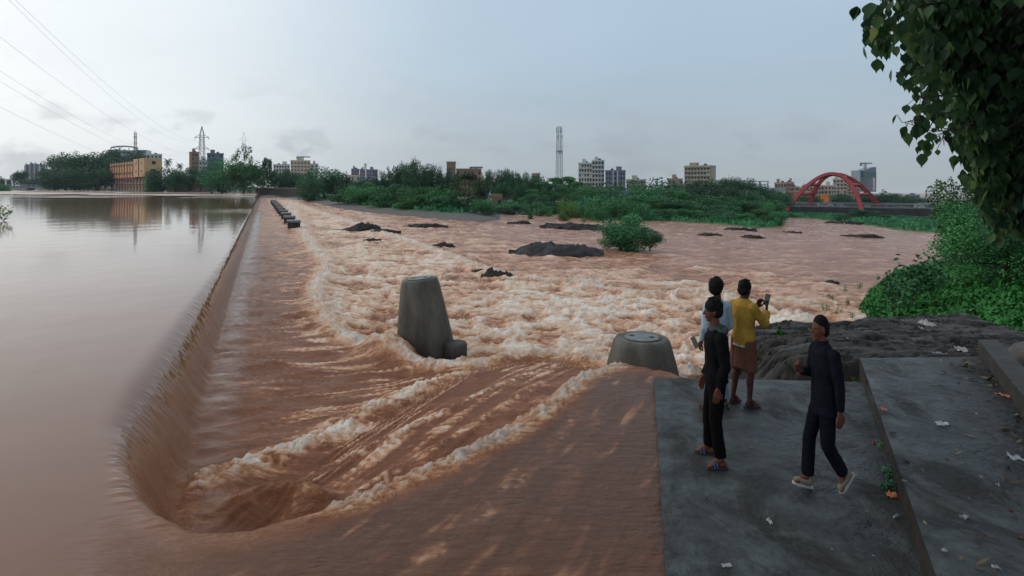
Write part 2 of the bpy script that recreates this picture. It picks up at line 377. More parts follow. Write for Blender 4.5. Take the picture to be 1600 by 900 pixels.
mw = bpy.data.materials.new('muddy_water'); mw.use_nodes = True; t = mw.node_tree; b = t.nodes['Principled BSDF']; K = t.links
def att(n):
    a = N(t, 'ShaderNodeAttribute', attribute_name=n); return a.outputs['Fac']
def mth(op, a, b_=None, c=None, clamp=False):
    n = N(t, 'ShaderNodeMath', operation=op); n.use_clamp = clamp
    for i, x in enumerate((a, b_, c)):
        if x is None: continue
        if isinstance(x, (int, float)): n.inputs[i].default_value = x
        else: K.new(x, n.inputs[i])
    return n.outputs[0]
tcw = N(t, 'ShaderNodeTexCoord')
def noise_at(scale, rotz, sc3, detail=5, rough=.6, off=0, dist=0.0):
    m_ = N(t, 'ShaderNodeMapping'); m_.inputs['Rotation'].default_value = (0, 0, rotz); m_.inputs['Scale'].default_value = sc3; m_.inputs['Location'].default_value = (off, off * .7, 0)
    K.new(tcw.outputs['Object'], m_.inputs[0])
    n = N(t, 'ShaderNodeTexNoise'); n.inputs['Scale'].default_value = scale; n.inputs['Detail'].default_value = detail; n.inputs['Roughness'].default_value = rough
    n.inputs['Distortion'].default_value = dist; K.new(m_.outputs[0], n.inputs['Vector']); return n.outputs[0]
rotn = -math.atan2(CN[1], CN[0])
n_iso = noise_at(5.5, rotn, (.7, 1.25, 1), 8, .70, 0, .8)
n_mid = noise_at(1.3, rotn, (.50, 1.3, 1), 8, .68, 3, 1.3)
n_riv = noise_at(.50, rotn, (.34, 1.5, 1), 8, .70, 7, .8)
n_str = noise_at(3.2, rotn, (.22, 1.9, 1), 6, .66, 5)
foam_a = att('foam')
f0 = mth('ADD', foam_a, mth('MULTIPLY', mth('SUBTRACT', n_iso, .5), .75))
f1 = mth('ADD', f0, mth('MULTIPLY', mth('SUBTRACT', n_mid, .5), 1.25))
f2 = mth('ADD', f1, mth('MULTIPLY', mth('SUBTRACT', n_riv, .5), .85))
f3 = mth('ADD', f2, mth('MULTIPLY', mth('MULTIPLY', mth('SUBTRACT', n_str, .5), 1.1), att('apron')))
n_grain = noise_at(17.0, rotn, (.8, 1.2, 1), 4, .7, 23)
f3 = mth('ADD', f3, mth('MULTIPLY', mth('MULTIPLY', mth('SUBTRACT', n_grain, .5), .9), mth('ADD', foam_a, .15)))
gate = mth('MULTIPLY', f3, mth('SUBTRACT', 1.0, mth('MULTIPLY', att('still'), .93)), clamp=True)
cola = ramp(t, [(.05, (.235, .095, .050)), (.26, (.35, .150, .078)), (.42, (.54, .268, .145)), (.56, (.67, .42, .27)), (.78, (.75, .59, .46)), (1.0, (.84, .75, .66))], gate)
colo = ramp(t, [(.05, (.30, .130, .078)), (.26, (.42, .205, .128)), (.46, (.57, .335, .230)), (.75, (.72, .53, .41))], gate)
colr = N(t, 'ShaderNodeMixRGB'); K.new(att('open'), colr.inputs[0]); K.new(cola.outputs[0], colr.inputs[1]); K.new(colo.outputs[0], colr.inputs[2])
cst = ramp(t, [(0.3, (.190, .084, .049)), (.7, (.210, .094, .055))], n_mid)
mx = N(t, 'ShaderNodeMixRGB'); K.new(att('still'), mx.inputs[0]); K.new(colr.outputs[0], mx.inputs[1]); K.new(cst.outputs[0], mx.inputs[2])
fst = mth('MULTIPLY', att('still'), foam_a)
mx3 = N(t, 'ShaderNodeMixRGB'); K.new(fst, mx3.inputs[0]); K.new(mx.outputs[0], mx3.inputs[1]); mx3.inputs[2].default_value = (.6, .47, .38, 1)
n_gl_c = noise_at(5.0, -math.atan2(.86, .5), (.30, 1.8, 1), 7, .7, 17, .5)
pl = ramp(t, [(.15, (.120, .056, .032)), (.42, (.185, .082, .046)), (.62, (.34, .175, .10)), (.9, (.62, .43, .30))], mth('ADD', foam_a, mth('ADD', mth('MULTIPLY', mth('SUBTRACT', n_iso, .3), .55), mth('MULTIPLY', mth('SUBTRACT', n_gl_c, .5), .9))))
mxp = N(t, 'ShaderNodeMixRGB'); K.new(att('plat'), mxp.inputs[0]); K.new(mx3.outputs[0], mxp.inputs[1]); K.new(pl.outputs[0], mxp.inputs[2])
am = N(t, 'ShaderNodeMixRGB'); K.new(mth('MULTIPLY', att('amber'), .55), am.inputs[0]); K.new(mxp.outputs[0], am.inputs[1]); am.inputs[2].default_value = (.30, .125, .05, 1)
K.new(am.outputs[0], b.inputs['Base Color'])
rg = ramp(t, [(.12, .14), (.45, .36), (.75, .8)], gate)
rgm = N(t, 'ShaderNodeMixRGB'); K.new(att('still'), rgm.inputs[0]); K.new(rg.outputs[0], rgm.inputs[1]); K.new(mth('ADD', .055, mth('MULTIPLY', fst, .6)), rgm.inputs[2])
K.new(rgm.outputs[0], b.inputs['Roughness']); b.inputs['IOR'].default_value = 1.33
spc = mth('ADD', .17, mth('MULTIPLY', att('still'), .33)); K.new(mth('ADD', spc, mth('MULTIPLY', att('plat'), .05)), b.inputs['Specular IOR Level'])
hgt = mth('SUBTRACT', mth('ADD', mth('MULTIPLY', n_iso, .05), mth('ADD', mth('MULTIPLY', n_mid, .16), mth('MULTIPLY', n_riv, .25))), .23)
hgt = mth('MULTIPLY', hgt, mth('SUBTRACT', 1.0, mth('MULTIPLY', att('still'), .995)))
hgt = mth('MULTIPLY', hgt, mth('SUBTRACT', 1.0, mth('MULTIPLY', att('plat'), .90)))
hgt = mth('MULTIPLY', hgt, mth('SUBTRACT', 1.0, mth('MULTIPLY', att('turb'), .10)))
n_gl = noise_at(9.0, -math.atan2(.86, .5), (.45, 1.6, 1), 5, .62, 13, .6)
hgt = mth('ADD', hgt, mth('MULTIPLY', mth('MULTIPLY', mth('SUBTRACT', n_gl, .5), .035), att('plat')))
rip = noise_at(1.4, 0, (1, 1, 1), 3, .5, 11)
hgt = mth('ADD', hgt, mth('MULTIPLY', mth('MULTIPLY', rip, .0045), att('still')))
bp = N(t, 'ShaderNodeBump'); bp.inputs['Distance'].default_value = 1.0; bp.inputs['Strength'].default_value = .8
K.new(hgt, bp.inputs['Height']); K.new(bp.outputs[0], b.inputs['Normal'])
river_o = link('river', me, mw); tag(river_o, 'muddy brown flood water pouring over the weir and foaming below', kind='structure')

# ---------------------------------------------------------------- terrain
shore = [(404, 304.5), (440, 308.5), (480, 315), (520, 324), (560, 331), (640, 338.5), (700, 344), (750, 348), (780, 344), (786, 336), (850, 334), (920, 336), (960, 341), (1060, 347), (1120, 350), (1180, 357), (1222, 356), (1229, 346), (1226, 341.5), (1262, 341), (1310, 346), (1350, 352), (1400, 359), (1450, 363), (1520, 368), (1640, 374), (1900, 385)]
shore_w = [G(*p) for p in shore]
near_w = [G(*p) for p in [(1900, 405), (1620, 402), (1500, 402), (1425, 412), (1392, 430), (1352, 462), (1340, 490), (1372, 520)]] + [(9.0, 15.0), (6.9, 13.2), (5.4, 12.2), (4.3, 10.2), (4.2, 9.4), (2.2, 8.9), (1.2, 4.5), (0.0, .2), (0, -40)]
res_w = [(-600, -40), (-900, 300), (-760, 420)] + [((px - 800) / F * yy, yy) for px, yy in [(-120, 440), (0, 440), (40, 460), (95, 400), (150, 372), (172, 355), (228, 300), (262, 285), (330, 262), (370, 240), (402, 214)]]
WATER = res_w + shore_w + near_w
NEARLAND = [(2.0, 9), (4.5, 12.4), (7, 14), (11, 18), (13, 24), (16, 30), (60, 60), (60, -60), (0, -60), (0, 0)]
def terr(X, Y, rough=True):
    X = np.asarray(X, float); Y = np.asarray(Y, float)
    d = sdf(X, Y, WATER); s = s_weir(X, Y)
    wl = np.where(s < 0, -.1, -1.1 - .035 * np.minimum(np.maximum(s, 0), 230))
    nearm = (1 - ss(26, 45, Y)) * ss(-2, 1, X)
    dl = np.maximum(d, 0)
    bank = .55 * (1 - np.exp(-dl / 2.0)) + .35 * ss(2, 9, dl)
    town = np.where(s < 0, 1.0 * ss(18, 110, dl), 1.6 * ss(12, 90, dl) * (1 - ss(60, 120, s)))
    z = wl + bank + town
    zn = wl + .35 * (1 - np.exp(-dl / .3)) + (-.25 - wl - .35) * ss(.0, 6.5, dl) + .15 * ss(5, 14, dl)
    z = z * (1 - nearm) + zn * nearm
    slab = ss(-1.0, .0, 8.9 + .0 * X - Y) * (X > -1) * (1 - ss(.1, .5, X - (2.05 + .595 * Y)))
    z = np.where((slab > 0) & (X > -.5), z * (1 - slab) + (-.75) * slab, z)
    rt = (1 - ss(9.0, 10.5, Y)) * ss(.1, .5, X - (2.05 + .595 * Y)); z = z * (1 - rt) + .42 * rt
    z = np.where(d < 0, wl - .25 - 1.6 * ss(0, 2.5, -d), z)
    z = z - .030 * np.maximum(np.hypot(X, Y) - 330, 0) * (s > -8)  - .008 * np.maximum(np.hypot(X, Y) - 600, 0) * (s <= -8)
    if rough:
        dist = np.hypot(X, Y)
        z = z + (fbm(X / 3.1, Y / 3.1, 4, .55) * .22 + fbm(X / .6, Y / .6, 3, .6) * .05 * (dist < 40)) * ss(0, 1.0, dl) * (1 - slab * .8)
    return z
def tz(x, y): return float(terr(np.array([x]), np.array([y]), False)[0])
an = np.radians(np.concatenate([np.arange(-180, -60, 6), np.arange(-60, 60, .28), np.arange(60, 181, 6)]))
rr = np.concatenate([[.3, 1, 2, 3], 3.4 * 1.022 ** np.arange(0, 255), np.geomspace(900, 1500, 6)])
TX = rr[:, None] * np.sin(an)[None, :]; TY = rr[:, None] * np.cos(an)[None, :]; sh = TX.shape
tx, ty = TX.ravel(), TY.ravel(); tzv = terr(tx, ty)
ii = np.arange(tx.size).reshape(sh); q = np.stack([ii[:-1, :-1], ii[:-1, 1:], ii[1:, 1:], ii[1:, :-1]], -1).reshape(-1, 4)[:, ::-1]
me = mesh_np('ground', np.stack([tx, ty, tzv], 1), q, smooth=True)
dland = sdf(tx, ty, WATER)
rocky = np.where(ty > 60, (1 - ss(3, 7, dland)) * (tx < 6), (1 - ss(.6, 2.0, dland)) * .6); 
rocky = np.maximum(rocky, (ty < 10) * 1.0); fattr(me, 'rocky', rocky)
mg = bpy.data.materials.new('ground_soil'); mg.use_nodes = True; t = mg.node_tree; b = t.nodes['Principled BSDF']; K = t.links
tcw = N(t, 'ShaderNodeTexCoord')
nA = noise_at(.35, 0, (1, 1, 1), 8, .65); nB = noise_at(2.5, 0, (1, 1, 1), 8, .7)
g_ = ramp(t, [(.3, (.020, .070, .020)), (.5, (.035, .110, .030)), (.7, (.08, .12, .045))], nA)
r_ = ramp(t, [(.3, (.05, .045, .042)), (.5, (.11, .095, .085)), (.7, (.17, .13, .10))], nB)
mx = N(t, 'ShaderNodeMixRGB'); K.new(att('rocky'), mx.inputs[0]); K.new(g_.outputs[0], mx.inputs[1]); K.new(r_.outputs[0], mx.inputs[2])
K.new(mx.outputs[0], b.inputs['Base Color']); b.inputs['Roughness'].default_value = .8
bp = N(t, 'ShaderNodeBump'); bp.inputs['Distance'].default_value = .15; K.new(nB, bp.inputs['Height']); K.new(bp.outputs[0], b.inputs['Normal'])
ground = link('ground', me, mg); tag(ground, 'green and rocky ground of the river banks', kind='structure')

# ---------------------------------------------------------------- ghat slabs
def noisy_slab(name, poly, z0, z1, step, amp, m, wear=0.0, seed=0):
    """concrete slab: gridded top clipped to a polygon with a slightly broken edge, plus sides"""
    P = np.array(poly); me_ = MB()
    # walk the outline with a little chipping
    out = []
    rnd = random.Random(seed)
    for a, c in zip(P, np.roll(P, -1, 0)):
        L_ = np.linalg.norm(c - a); n = max(1, int(L_ / .09)); nrm = np.array([c[1] - a[1], a[0] - c[0]]) / L_
        for i in range(n): out.append(a + (c - a) * i / n + nrm * (fbm(np.array([(i * .09 + a[0]) / .4]), np.array([a[1] + seed]), 3)[0] * wear if i else 0))
    bm = bmesh.new(); vs = [bm.verts.new((p[0], p[1], z1)) for p in out]; f = bm.faces.new(vs)
    bmesh.ops.triangulate(bm, faces=[f]);
    x0, y0 = P.min(0); x1, y1 = P.max(0)
    for x in np.arange(x0 + step, x1, step): bmesh.ops.bisect_plane(bm, geom=bm.verts[:] + bm.edges[:] + bm.faces[:], plane_co=(x, 0, 0), plane_no=(1, 0, 0))
    for y in np.arange(y0 + step, y1, step): bmesh.ops.bisect_plane(bm, geom=bm.verts[:] + bm.edges[:] + bm.faces[:], plane_co=(0, y, 0), plane_no=(0, 1, 0))
    be = [e for e in bm.edges if e.is_boundary]
    r = bmesh.ops.extrude_edge_only(bm, edges=be); 
    for v in r['geom']:
        if isinstance(v, bmesh.types.BMVert): v.co.z = z0
    co = np.array([v.co[:] for v in bm.verts]); top = co[:, 2] > z1 - 1e-4
    dz = fbm(co[:, 0] / .7 + seed, co[:, 1] / .7, 5, .6) * amp
    for v, tt, d_ in zip(bm.verts, top, dz):
        if tt: v.co.z += d_
    bmesh.ops.recalc_face_normals(bm, faces=bm.faces[:])
    me2 = bpy.data.meshes.new(name); bm.to_mesh(me2); bm.free(); me2.polygons.foreach_set('use_smooth', np.ones(len(me2.polygons), dtype=bool))
    try: me2.set_sharp_from_angle(angle=math.radians(40))
    except Exception: pass
    return link(name, me2, m)
def wet_concrete(name, dry, wet, litterc, seed, dirtm=0.0):
    m = bpy.data.materials.new(name); m.use_nodes = True; global t, K, tcw
    t = m.node_tree; K = t.links; b = t.nodes['Principled BSDF']; tcw = N(t, 'ShaderNodeTexCoord')
    a = noise_at(.55, .3, (1, 1, 1), 7, .62, seed); c = noise_at(3.0, 0, (1, 1, 1), 9, .7, seed + 3); d = noise_at(22, 0, (1, 1, 1), 6, .7, seed + 6)
    base_ = ramp(t, [(.38, wet), (.47, dry), (.60, tuple(x * 1.35 for x in dry))], a)
    grit = ramp(t, [(.38, .25), (.46, .70), (.53, 1.0), (.62, 1.7)], c)
    mm = N(t, 'ShaderNodeMixRGB', blend_type='MULTIPLY', in_0=1.0); K.new(base_.outputs[0], mm.inputs[1]); K.new(grit.outputs[0], mm.inputs[2])
    b.inputs['Specular IOR Level'].default_value = .45
    # leaf litter and dirt increasing to the right
    sx = N(t, 'ShaderNodeSeparateXYZ'); K.new(tcw.outputs['Object'], sx.inputs[0])
    gx = mth('ADD', mth('MULTIPLY', sx.outputs[0], .90), mth('MULTIPLY', sx.outputs[1], -.49))
    g2 = mth('ADD', mth('SUBTRACT', gx, dirtm), mth('MULTIPLY', mth('SUBTRACT', c, .5), 2.6))
    dm = mth('MULTIPLY', ramp(t, [(.0, 0.0), (.55, 1.0)], g2).outputs[0], ramp(t, [(.42, .25), (.55, 1.0)], noise_at(9, 0, (1, 1, 1), 8, .75, seed)).outputs[0])
    dc = ramp(t, [(.35, (.012, .010, .008)), (.52, litterc), (.66, (.075, .058, .036))], d)
    mud = ramp(t, [(.50, 0.0), (.60, .75)], noise_at(1.7, .5, (1, .6, 1), 9, .72, seed + 11, .6)).outputs[0]; dm = mth('MAXIMUM', dm, mud)
    mx_ = N(t, 'ShaderNodeMixRGB'); K.new(dm, mx_.inputs[0]); K.new(mm.outputs[0], mx_.inputs[1]); K.new(dc.outputs[0], mx_.inputs[2])
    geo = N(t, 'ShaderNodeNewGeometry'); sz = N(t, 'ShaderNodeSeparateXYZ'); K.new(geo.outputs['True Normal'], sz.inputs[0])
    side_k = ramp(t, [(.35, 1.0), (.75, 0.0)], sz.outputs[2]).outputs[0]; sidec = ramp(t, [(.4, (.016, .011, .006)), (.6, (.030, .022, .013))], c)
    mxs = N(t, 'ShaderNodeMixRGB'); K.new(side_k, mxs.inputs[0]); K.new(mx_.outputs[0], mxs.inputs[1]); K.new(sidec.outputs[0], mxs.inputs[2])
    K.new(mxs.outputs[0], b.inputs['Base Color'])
    rr_ = ramp(t, [(.36, .16), (.46, .36), (.60, .62)], a); K.new(mth('ADD', rr_.outputs[0], mth('MULTIPLY', dm, .35), clamp=True), b.inputs['Roughness'])
    bp_ = N(t, 'ShaderNodeBump'); bp_.inputs['Distance'].default_value = 1.0
    dryk = ramp(t, [(.36, .25), (.46, 1.0)], a).outputs[0]; K.new(mth('ADD', mth('MULTIPLY', mth('ADD', mth('MULTIPLY', c, .11), mth('MULTIPLY', d, .016)), dryk), mth('MULTIPLY', dm, mth('MULTIPLY', d, .05))), bp_.inputs['Height']); K.new(bp_.outputs[0], b.inputs['Normal'])
    return m
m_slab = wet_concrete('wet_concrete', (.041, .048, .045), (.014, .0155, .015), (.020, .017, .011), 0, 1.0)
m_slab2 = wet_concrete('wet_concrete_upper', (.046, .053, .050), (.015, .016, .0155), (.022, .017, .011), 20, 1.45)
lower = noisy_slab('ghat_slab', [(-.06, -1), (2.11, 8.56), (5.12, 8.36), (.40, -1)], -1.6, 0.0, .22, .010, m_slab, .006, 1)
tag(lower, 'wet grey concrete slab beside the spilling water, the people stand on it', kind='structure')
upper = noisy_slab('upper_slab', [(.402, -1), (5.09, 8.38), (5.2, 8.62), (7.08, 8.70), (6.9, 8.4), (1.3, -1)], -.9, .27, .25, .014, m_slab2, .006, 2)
tag(upper, 'raised wet concrete terrace covered with leaf litter', kind='structure')
m_wall = mat('wall_concrete', (.040, .036, .028), .7, bump=.03, bscale=9, col2=(.016, .014, .010))
rw = noisy_slab('retaining_wall', [(2.6, 1.2), (7.12, 8.80), (7.42, 8.80), (2.9, 1.2)], -.2, .50, .3, .01, m_wall, .008, 3)
tag(rw, 'low concrete wall along the right edge of the raised terrace', 'wall')
# ---------------------------------------------------------------- trees
def leaf_mat(name, dark, mid, light, rough=.6, spec=.25, bark=False):
    m = bpy.data.materials.new(name); m.use_nodes = True; t = m.node_tree; b = t.nodes['Principled BSDF']; k = t.links
    a = N(t, 'ShaderNodeAttribute', attribute_name='tone'); oi = N(t, 'ShaderNodeObjectInfo')
    r = ramp(t, [(0, dark), (.5, mid), (1, light)], a.outputs['Fac'])
    hs = N(t, 'ShaderNodeHueSaturation'); rr = ramp(t, [(0, .48), (1, .525)], oi.outputs['Random']); k.new(rr.outputs[0], hs.inputs['Hue'])
    mm = N(t, 'ShaderNodeMath', operation='MULTIPLY', in_1=7.13); k.new(oi.outputs['Random'], mm.inputs[0]); fr = N(t, 'ShaderNodeMath', operation='FRACT'); k.new(mm.outputs[0], fr.inputs[0])
    vr = ramp(t, [(0, .72), (1, 1.50)], fr.outputs[0]); k.new(vr.outputs[0], hs.inputs['Value'])
    k.new(r.outputs[0], hs.inputs['Color']); k.new(hs.outputs[0], b.inputs['Base Color'])
    b.inputs['Roughness'].default_value = rough; b.inputs['Specular IOR Level'].default_value = spec
    return m
M_leaf = {
 'round': leaf_mat('foliage_mid_green', (.010, .055, .020), (.034, .145, .045), (.085, .240, .062)),
 'bright': leaf_mat('foliage_bright_green', (.016, .075, .020), (.042, .165, .036), (.10, .27, .06)),
 'dark': leaf_mat('foliage_dark_green', (.009, .040, .020), (.025, .088, .034), (.055, .150, .052)),
 'lime': leaf_mat('foliage_light_green', (.028, .080, .016), (.065, .150, .030), (.12, .22, .05)),
 'olive': leaf_mat('foliage_olive_green', (.016, .036, .012), (.040, .080, .022), (.080, .125, .040)),
}
m_bark = mat('bark', (.055, .042, .032), .85, bump=.03, bscale=14, col2=(.03, .024, .02))
def leaves(rs, centers, radii, n, size, flat=1.0, droop=0.0):
    """leaf quads scattered over clump shells; returns co, quads, tone"""
    centers = np.asarray(centers, float); radii = np.asarray(radii, float)
    p = radii ** 2; p /= p.sum(); idx = rs.choice(len(centers), n, p=p)
    d = rs.normal(size=(n, 3)); d /= np.linalg.norm(d, axis=1)[:, None]
    r = radii[idx][:, None] * (.45 + .62 * rs.rand(n, 1) ** .6)
    c = centers[idx] + d * r * np.array([1, 1, flat])
    nrm = d + rs.normal(size=(n, 3)) * .7; nrm[:, 2] += .25; nrm /= np.linalg.norm(nrm, axis=1)[:, None]
    a = np.cross(nrm, rs.normal(size=(n, 3))); a /= np.linalg.norm(a, axis=1)[:, None]; bb = np.cross(nrm, a)
    s = size * (.6 + .8 * rs.rand(n, 1)); a = a * s * .5; bb = bb * s * .32
    co = np.stack([c - a, c - bb, c + a, c + bb], 1).reshape(-1, 3)
    ct = rs.rand(len(centers)); tone = np.clip(.5 * ct[idx] + .5 * rs.rand(n), 0, 1)
    q = np.arange(4 * n).reshape(-1, 4)
    return co, q, np.repeat(tone, 4)
def crown_mesh(name, kind, seed, n=4200, size=.034):
    rs = np.random.RandomState(seed); cs, rd = [], []; flat = 1.0
    if kind == 'round':
        for i in range(46):
            d = rs.normal(size=3); d /= np.linalg.norm(d); rr_ = rs.rand() ** .4
            cs.append(d * rr_ * np.array([.41, .41, .38]) + np.array([0, 0, .53])); rd.append(.09 + .09 * rs.rand())
    elif kind in ('bush', 'finebush'):
        for i in range(34):
            d = rs.normal(size=3); d /= np.linalg.norm(d); d[2] = abs(d[2]); rr_ = rs.rand() ** .45
            cs.append(d * rr_ * np.array([.42, .42, .78]) + np.array([0, 0, .08])); rd.append(.10 + .09 * rs.rand())
    elif kind == 'tall':
        for i in range(40):
            h = rs.rand() ** .8; w = .30 * (1 - h * .72) * (.5 + .6 * rs.rand()); a = rs.rand() * 6.28
            cs.append((math.cos(a) * w, math.sin(a) * w, .22 + .74 * h)); rd.append(.055 + .075 * rs.rand() * (1.2 - h))
    elif kind == 'ragged':
        for i in range(16):
            a = rs.rand() * 6.28; w = .12 + .30 * rs.rand(); top = .62 + .36 * rs.rand()
            for j in range(3): cs.append((math.cos(a) * w * (1 - .1 * j), math.sin(a) * w * (1 - .1 * j), top - .13 * j)); rd.append(.055 + .05 * rs.rand() + .02 * j)
        for i in range(22): 
            a = rs.rand() * 6.28; w = .34 * rs.rand(); cs.append((math.cos(a) * w, math.sin(a) * w, .12 + .5 * rs.rand())); rd.append(.14)
    elif kind == 'umbrella':
        flat = .42
        for i in range(40):
            lay = rs.choice([.14, .30, .46, .60, .74, .86, .94]); w = {.14: .36, .30: .42, .46: .46, .60: .46, .74: .40, .86: .28, .94: .13}[lay]; a = rs.rand() * 6.28; w *= .25 + .75 * rs.rand() ** .5
            cs.append((math.cos(a) * w, math.sin(a) * w, lay + .02 * rs.randn())); rd.append(.12 + .07 * rs.rand())
    elif kind == 'sparse':
        for i in range(15):
            d = rs.normal(size=3); d /= np.linalg.norm(d)
            cs.append(d * np.array([.36, .36, .30]) * (.5 + .5 * rs.rand()) + np.array([0, 0, .66])); rd.append(.05 + .05 * rs.rand())
        n = int(n * .32)
    cs = np.array(cs); rd = np.array(rd)
    co, q, tone = leaves(rs, cs, rd, n, size, flat)
    co[:, 2] = np.maximum(co[:, 2], .005)
    kz = 1.0 / np.percentile(co[:, 2], 99.6); kr = .5 / np.percentile(np.hypot(co[:, 0], co[:, 1]), 98.5); co = co * np.array([kr, kr, kz]); cs = cs * np.array([kr, kr, kz])
    me = mesh_np(name, co, q); fattr(me, 'tone', tone); return me, cs
def trunk_mesh(cs, seed, kind):
    rs = np.random.RandomState(seed + 99); m = MB(); lean = rs.randn(2) * .02
    m.tube([(0, 0, -.04), (lean[0], lean[1], .15), (lean[0] * 2, lean[1] * 2, .34)], [.028, .022, .016], 7)
    for i in rs.choice(len(cs), min(9, len(cs)), replace=False):
        c = cs[i]; st = Vector((lean[0] * 1.6, lean[1] * 1.6, .18 + .14 * rs.rand())); e = Vector(c); mid = st.lerp(e, .5) + Vector((0, 0, -.03))
        if e.z > st.z: m.tube([st, mid, e], [.012, .008, .003], 5)
    return m.mesh('trunk', True)
def palm_meshes(seed):
    rs = np.random.RandomState(seed); m = MB(); m.tube([(0, 0, -.03), (.01, 0, .3), (.03, .01, .6), (.035, .01, .86)], [.022, .017, .014, .013], 7)
    V, Q, T = [], [], []; n = 0
    for k in range(18):
        a = k * 2.4 + rs.rand() * .3; el = .9 - 1.5 * (k / 18); L_ = .26
        p = np.array([.035, .01, .86]); d = np.array([math.cos(a) * math.cos(el), math.sin(a) * math.cos(el), math.sin(el)])
        side = np.array([-math.sin(a), math.cos(a), 0])
        for j in range(14):
            d[2] -= .085; d /= np.linalg.norm(d); p2 = p + d * L_ / 14
            w = .055 * math.sin(math.pi * (j + 1.5) / 16)
            for sgn in (-1, 1):
                tip = p + side * sgn * w + d * .02 + np.array([0, 0, -w * .5]); V += [p, p + d * L_ / 20, tip, tip - d * .008]; Q.append([n, n + 1, n + 2, n + 3]); T += [rs.rand()] * 4; n += 4
            p = p2
    me = mesh_np('fronds', np.array(V), Q); fattr(me, 'tone', T); return me, m.mesh('trunk', True)
PROTO = {}
def proto(kind, var):
    if (kind, var) not in PROTO:
        if kind == 'palm': me, tr = palm_meshes(5 + var)
        else:
            me, cs = crown_mesh('crown', kind, 100 + var * 7 + len(kind) * 31, size=.0185 if kind == 'finebush' else .034, n={'finebush': 17000, 'bush': 6500, 'round': 7000, 'umbrella': 6500, 'ragged': 6000}.get(kind, 4200)); tr = trunk_mesh(cs, var, kind)
        PROTO[(kind, var)] = (me, tr)
    return PROTO[(kind, var)]
_cm = {}
def plant(name, x, y, zb, w, h, kind, tone, label, cat, group=None, var=0, rz=None, rnd=random.Random(5)):
    me, tr = proto(kind, var)
    key = (kind, var, tone)
    if key not in _cm:
        c = me.copy(); c.materials.clear(); c.materials.append(M_leaf[tone]); _cm[key] = c
    e = empty(name, (x, y, zb), rnd.random() * 6.28 if rz is None else rz, label, cat, group)
    e.scale = (w, w, h)
    tr.materials.clear(); tr.materials.append(m_bark)
    link('trunk' if name != 'bush' else 'stem', tr, None, e); link('crown', _cm[key], None, e)
    return e
_tn = [0]
ORD = 'first second third fourth fifth sixth seventh eighth ninth tenth eleventh twelfth'.split()
def row(items, kind, tone, phrase, where, group, **kw):
    items = sorted(items); n = len(items)
    for i, a in enumerate(items):
        w_ = 'leftmost' if i == 0 else 'rightmost' if i == n - 1 else (ORD[i] + ' from the left')
        tree(*a, kind, tone, '%s, %s of the %s' % (phrase, w_, where), group, **kw)
def tree(px, top, wpx, Y, kind='round', tone='round', label=None, group=None, name='tree', cat='tree', base=None):
    x = (px - 800) / F * Y; zb = (EYE - (base - HY) / F * Y) if base else tz(x, Y) - .05
    h = EYE - (top - HY) / F * Y - zb; w = wpx / F * Y
    _tn[0] += 1
    return plant(name, x, Y, zb, w * (1.22 if Y > 60 and kind in ('round', 'bush', 'ragged') else 1.0), max(h, .3), kind, tone, label, cat, group, var=_tn[0] % 3)

row([(84, 262, 40, 352), (100, 243, 58, 372), (126, 239, 62, 366), (152, 241, 56, 372), (118, 262, 60, 350), (148, 262, 55, 352), (92, 272, 34, 345)], 'round', 'dark', 'dark broad tree', 'far clump beside the yellow block', 'trees along the far shore of the reservoir left of the yellow building')
row([(176, 238, 44, 420), (196, 234, 52, 425), (216, 244, 40, 420)], 'round', 'dark', 'dark tree', 'three rising behind the yellow block', 'trees behind the yellow block')
tree(32, 266, 20, 460, 'round', 'dark', 'small dark round tree in front of the grey tower cluster on the far left')
row([(6, 279, 26, 520), (50, 279, 26, 520)], 'round', 'dark', 'low hazy tree', 'two behind the long low bridge', 'trees behind the low bridge')
for a, l_ in [((262, 244, 30, 288), 'taller palm, close to the right end of the yellow block'), ((282, 252, 26, 292), 'shorter palm, farther right of the yellow block')]: tree(*a, 'palm', 'dark', l_, 'palms right of the yellow block', 'palm_tree', 'palm')
tree(252, 262, 44, 280, 'round', 'dark', 'dark tree touching the right end wall of the yellow block')
tree(238, 278, 22, 278, 'bush', 'round', 'low bush at the water in front of the end of the yellow block', name='bush', cat='bush')
row([(276, 266, 34, 275), (296, 262, 36, 280), (312, 268, 30, 270), (328, 262, 34, 262)], 'round', 'dark', 'dark green tree', 'shore row right of the palms', 'trees between the palms and the large green riverside tree')
tree(350, 250, 62, 216, 'round', 'round', 'wide bright green tree, left of the pair at the end of the reservoir')
tree(380, 252, 56, 210, 'round', 'round', 'rounded green tree at the water beside the far end of the weir')
tree(382, 226, 38, 236, 'sparse', 'dark', 'thin open tree showing sky through its top, above the riverside trees')
tree(418, 247, 30, 240, 'tall', 'dark', 'pointed dark tree standing above the weir end')
row([(401, 262, 30, 250), (436, 266, 30, 252), (452, 264, 26, 250), (466, 270, 30, 246), (480, 272, 30, 240)], 'round', 'dark', 'mid green tree', 'row behind the dark embankment', 'trees behind the weir end embankment')
tree(508, 262, 66, 168, 'round', 'round', 'large domed tree right of the embankment, taller than its neighbours')
tree(489, 280, 40, 158, 'bush', 'round', 'green bush hiding the right end of the embankment', name='bush', cat='bush')
tree(527, 276, 46, 164, 'round', 'dark', 'dark tree leaning on the right side of the large domed tree')
row([(545, 288, 52, 128), (568, 292, 50, 120), (590, 286, 56, 122), (612, 290, 56, 112), (634, 288, 58, 108), (655, 292, 56, 104), (678, 290, 56, 102), (700, 296, 46, 100), (600, 302, 50, 108), (648, 304, 54, 101), (688, 306, 46, 97)], 'bush', 'round', 'bright rounded tree', 'row on the dark rock shelf', 'trees along the rocky shelf', name='bushy_tree')
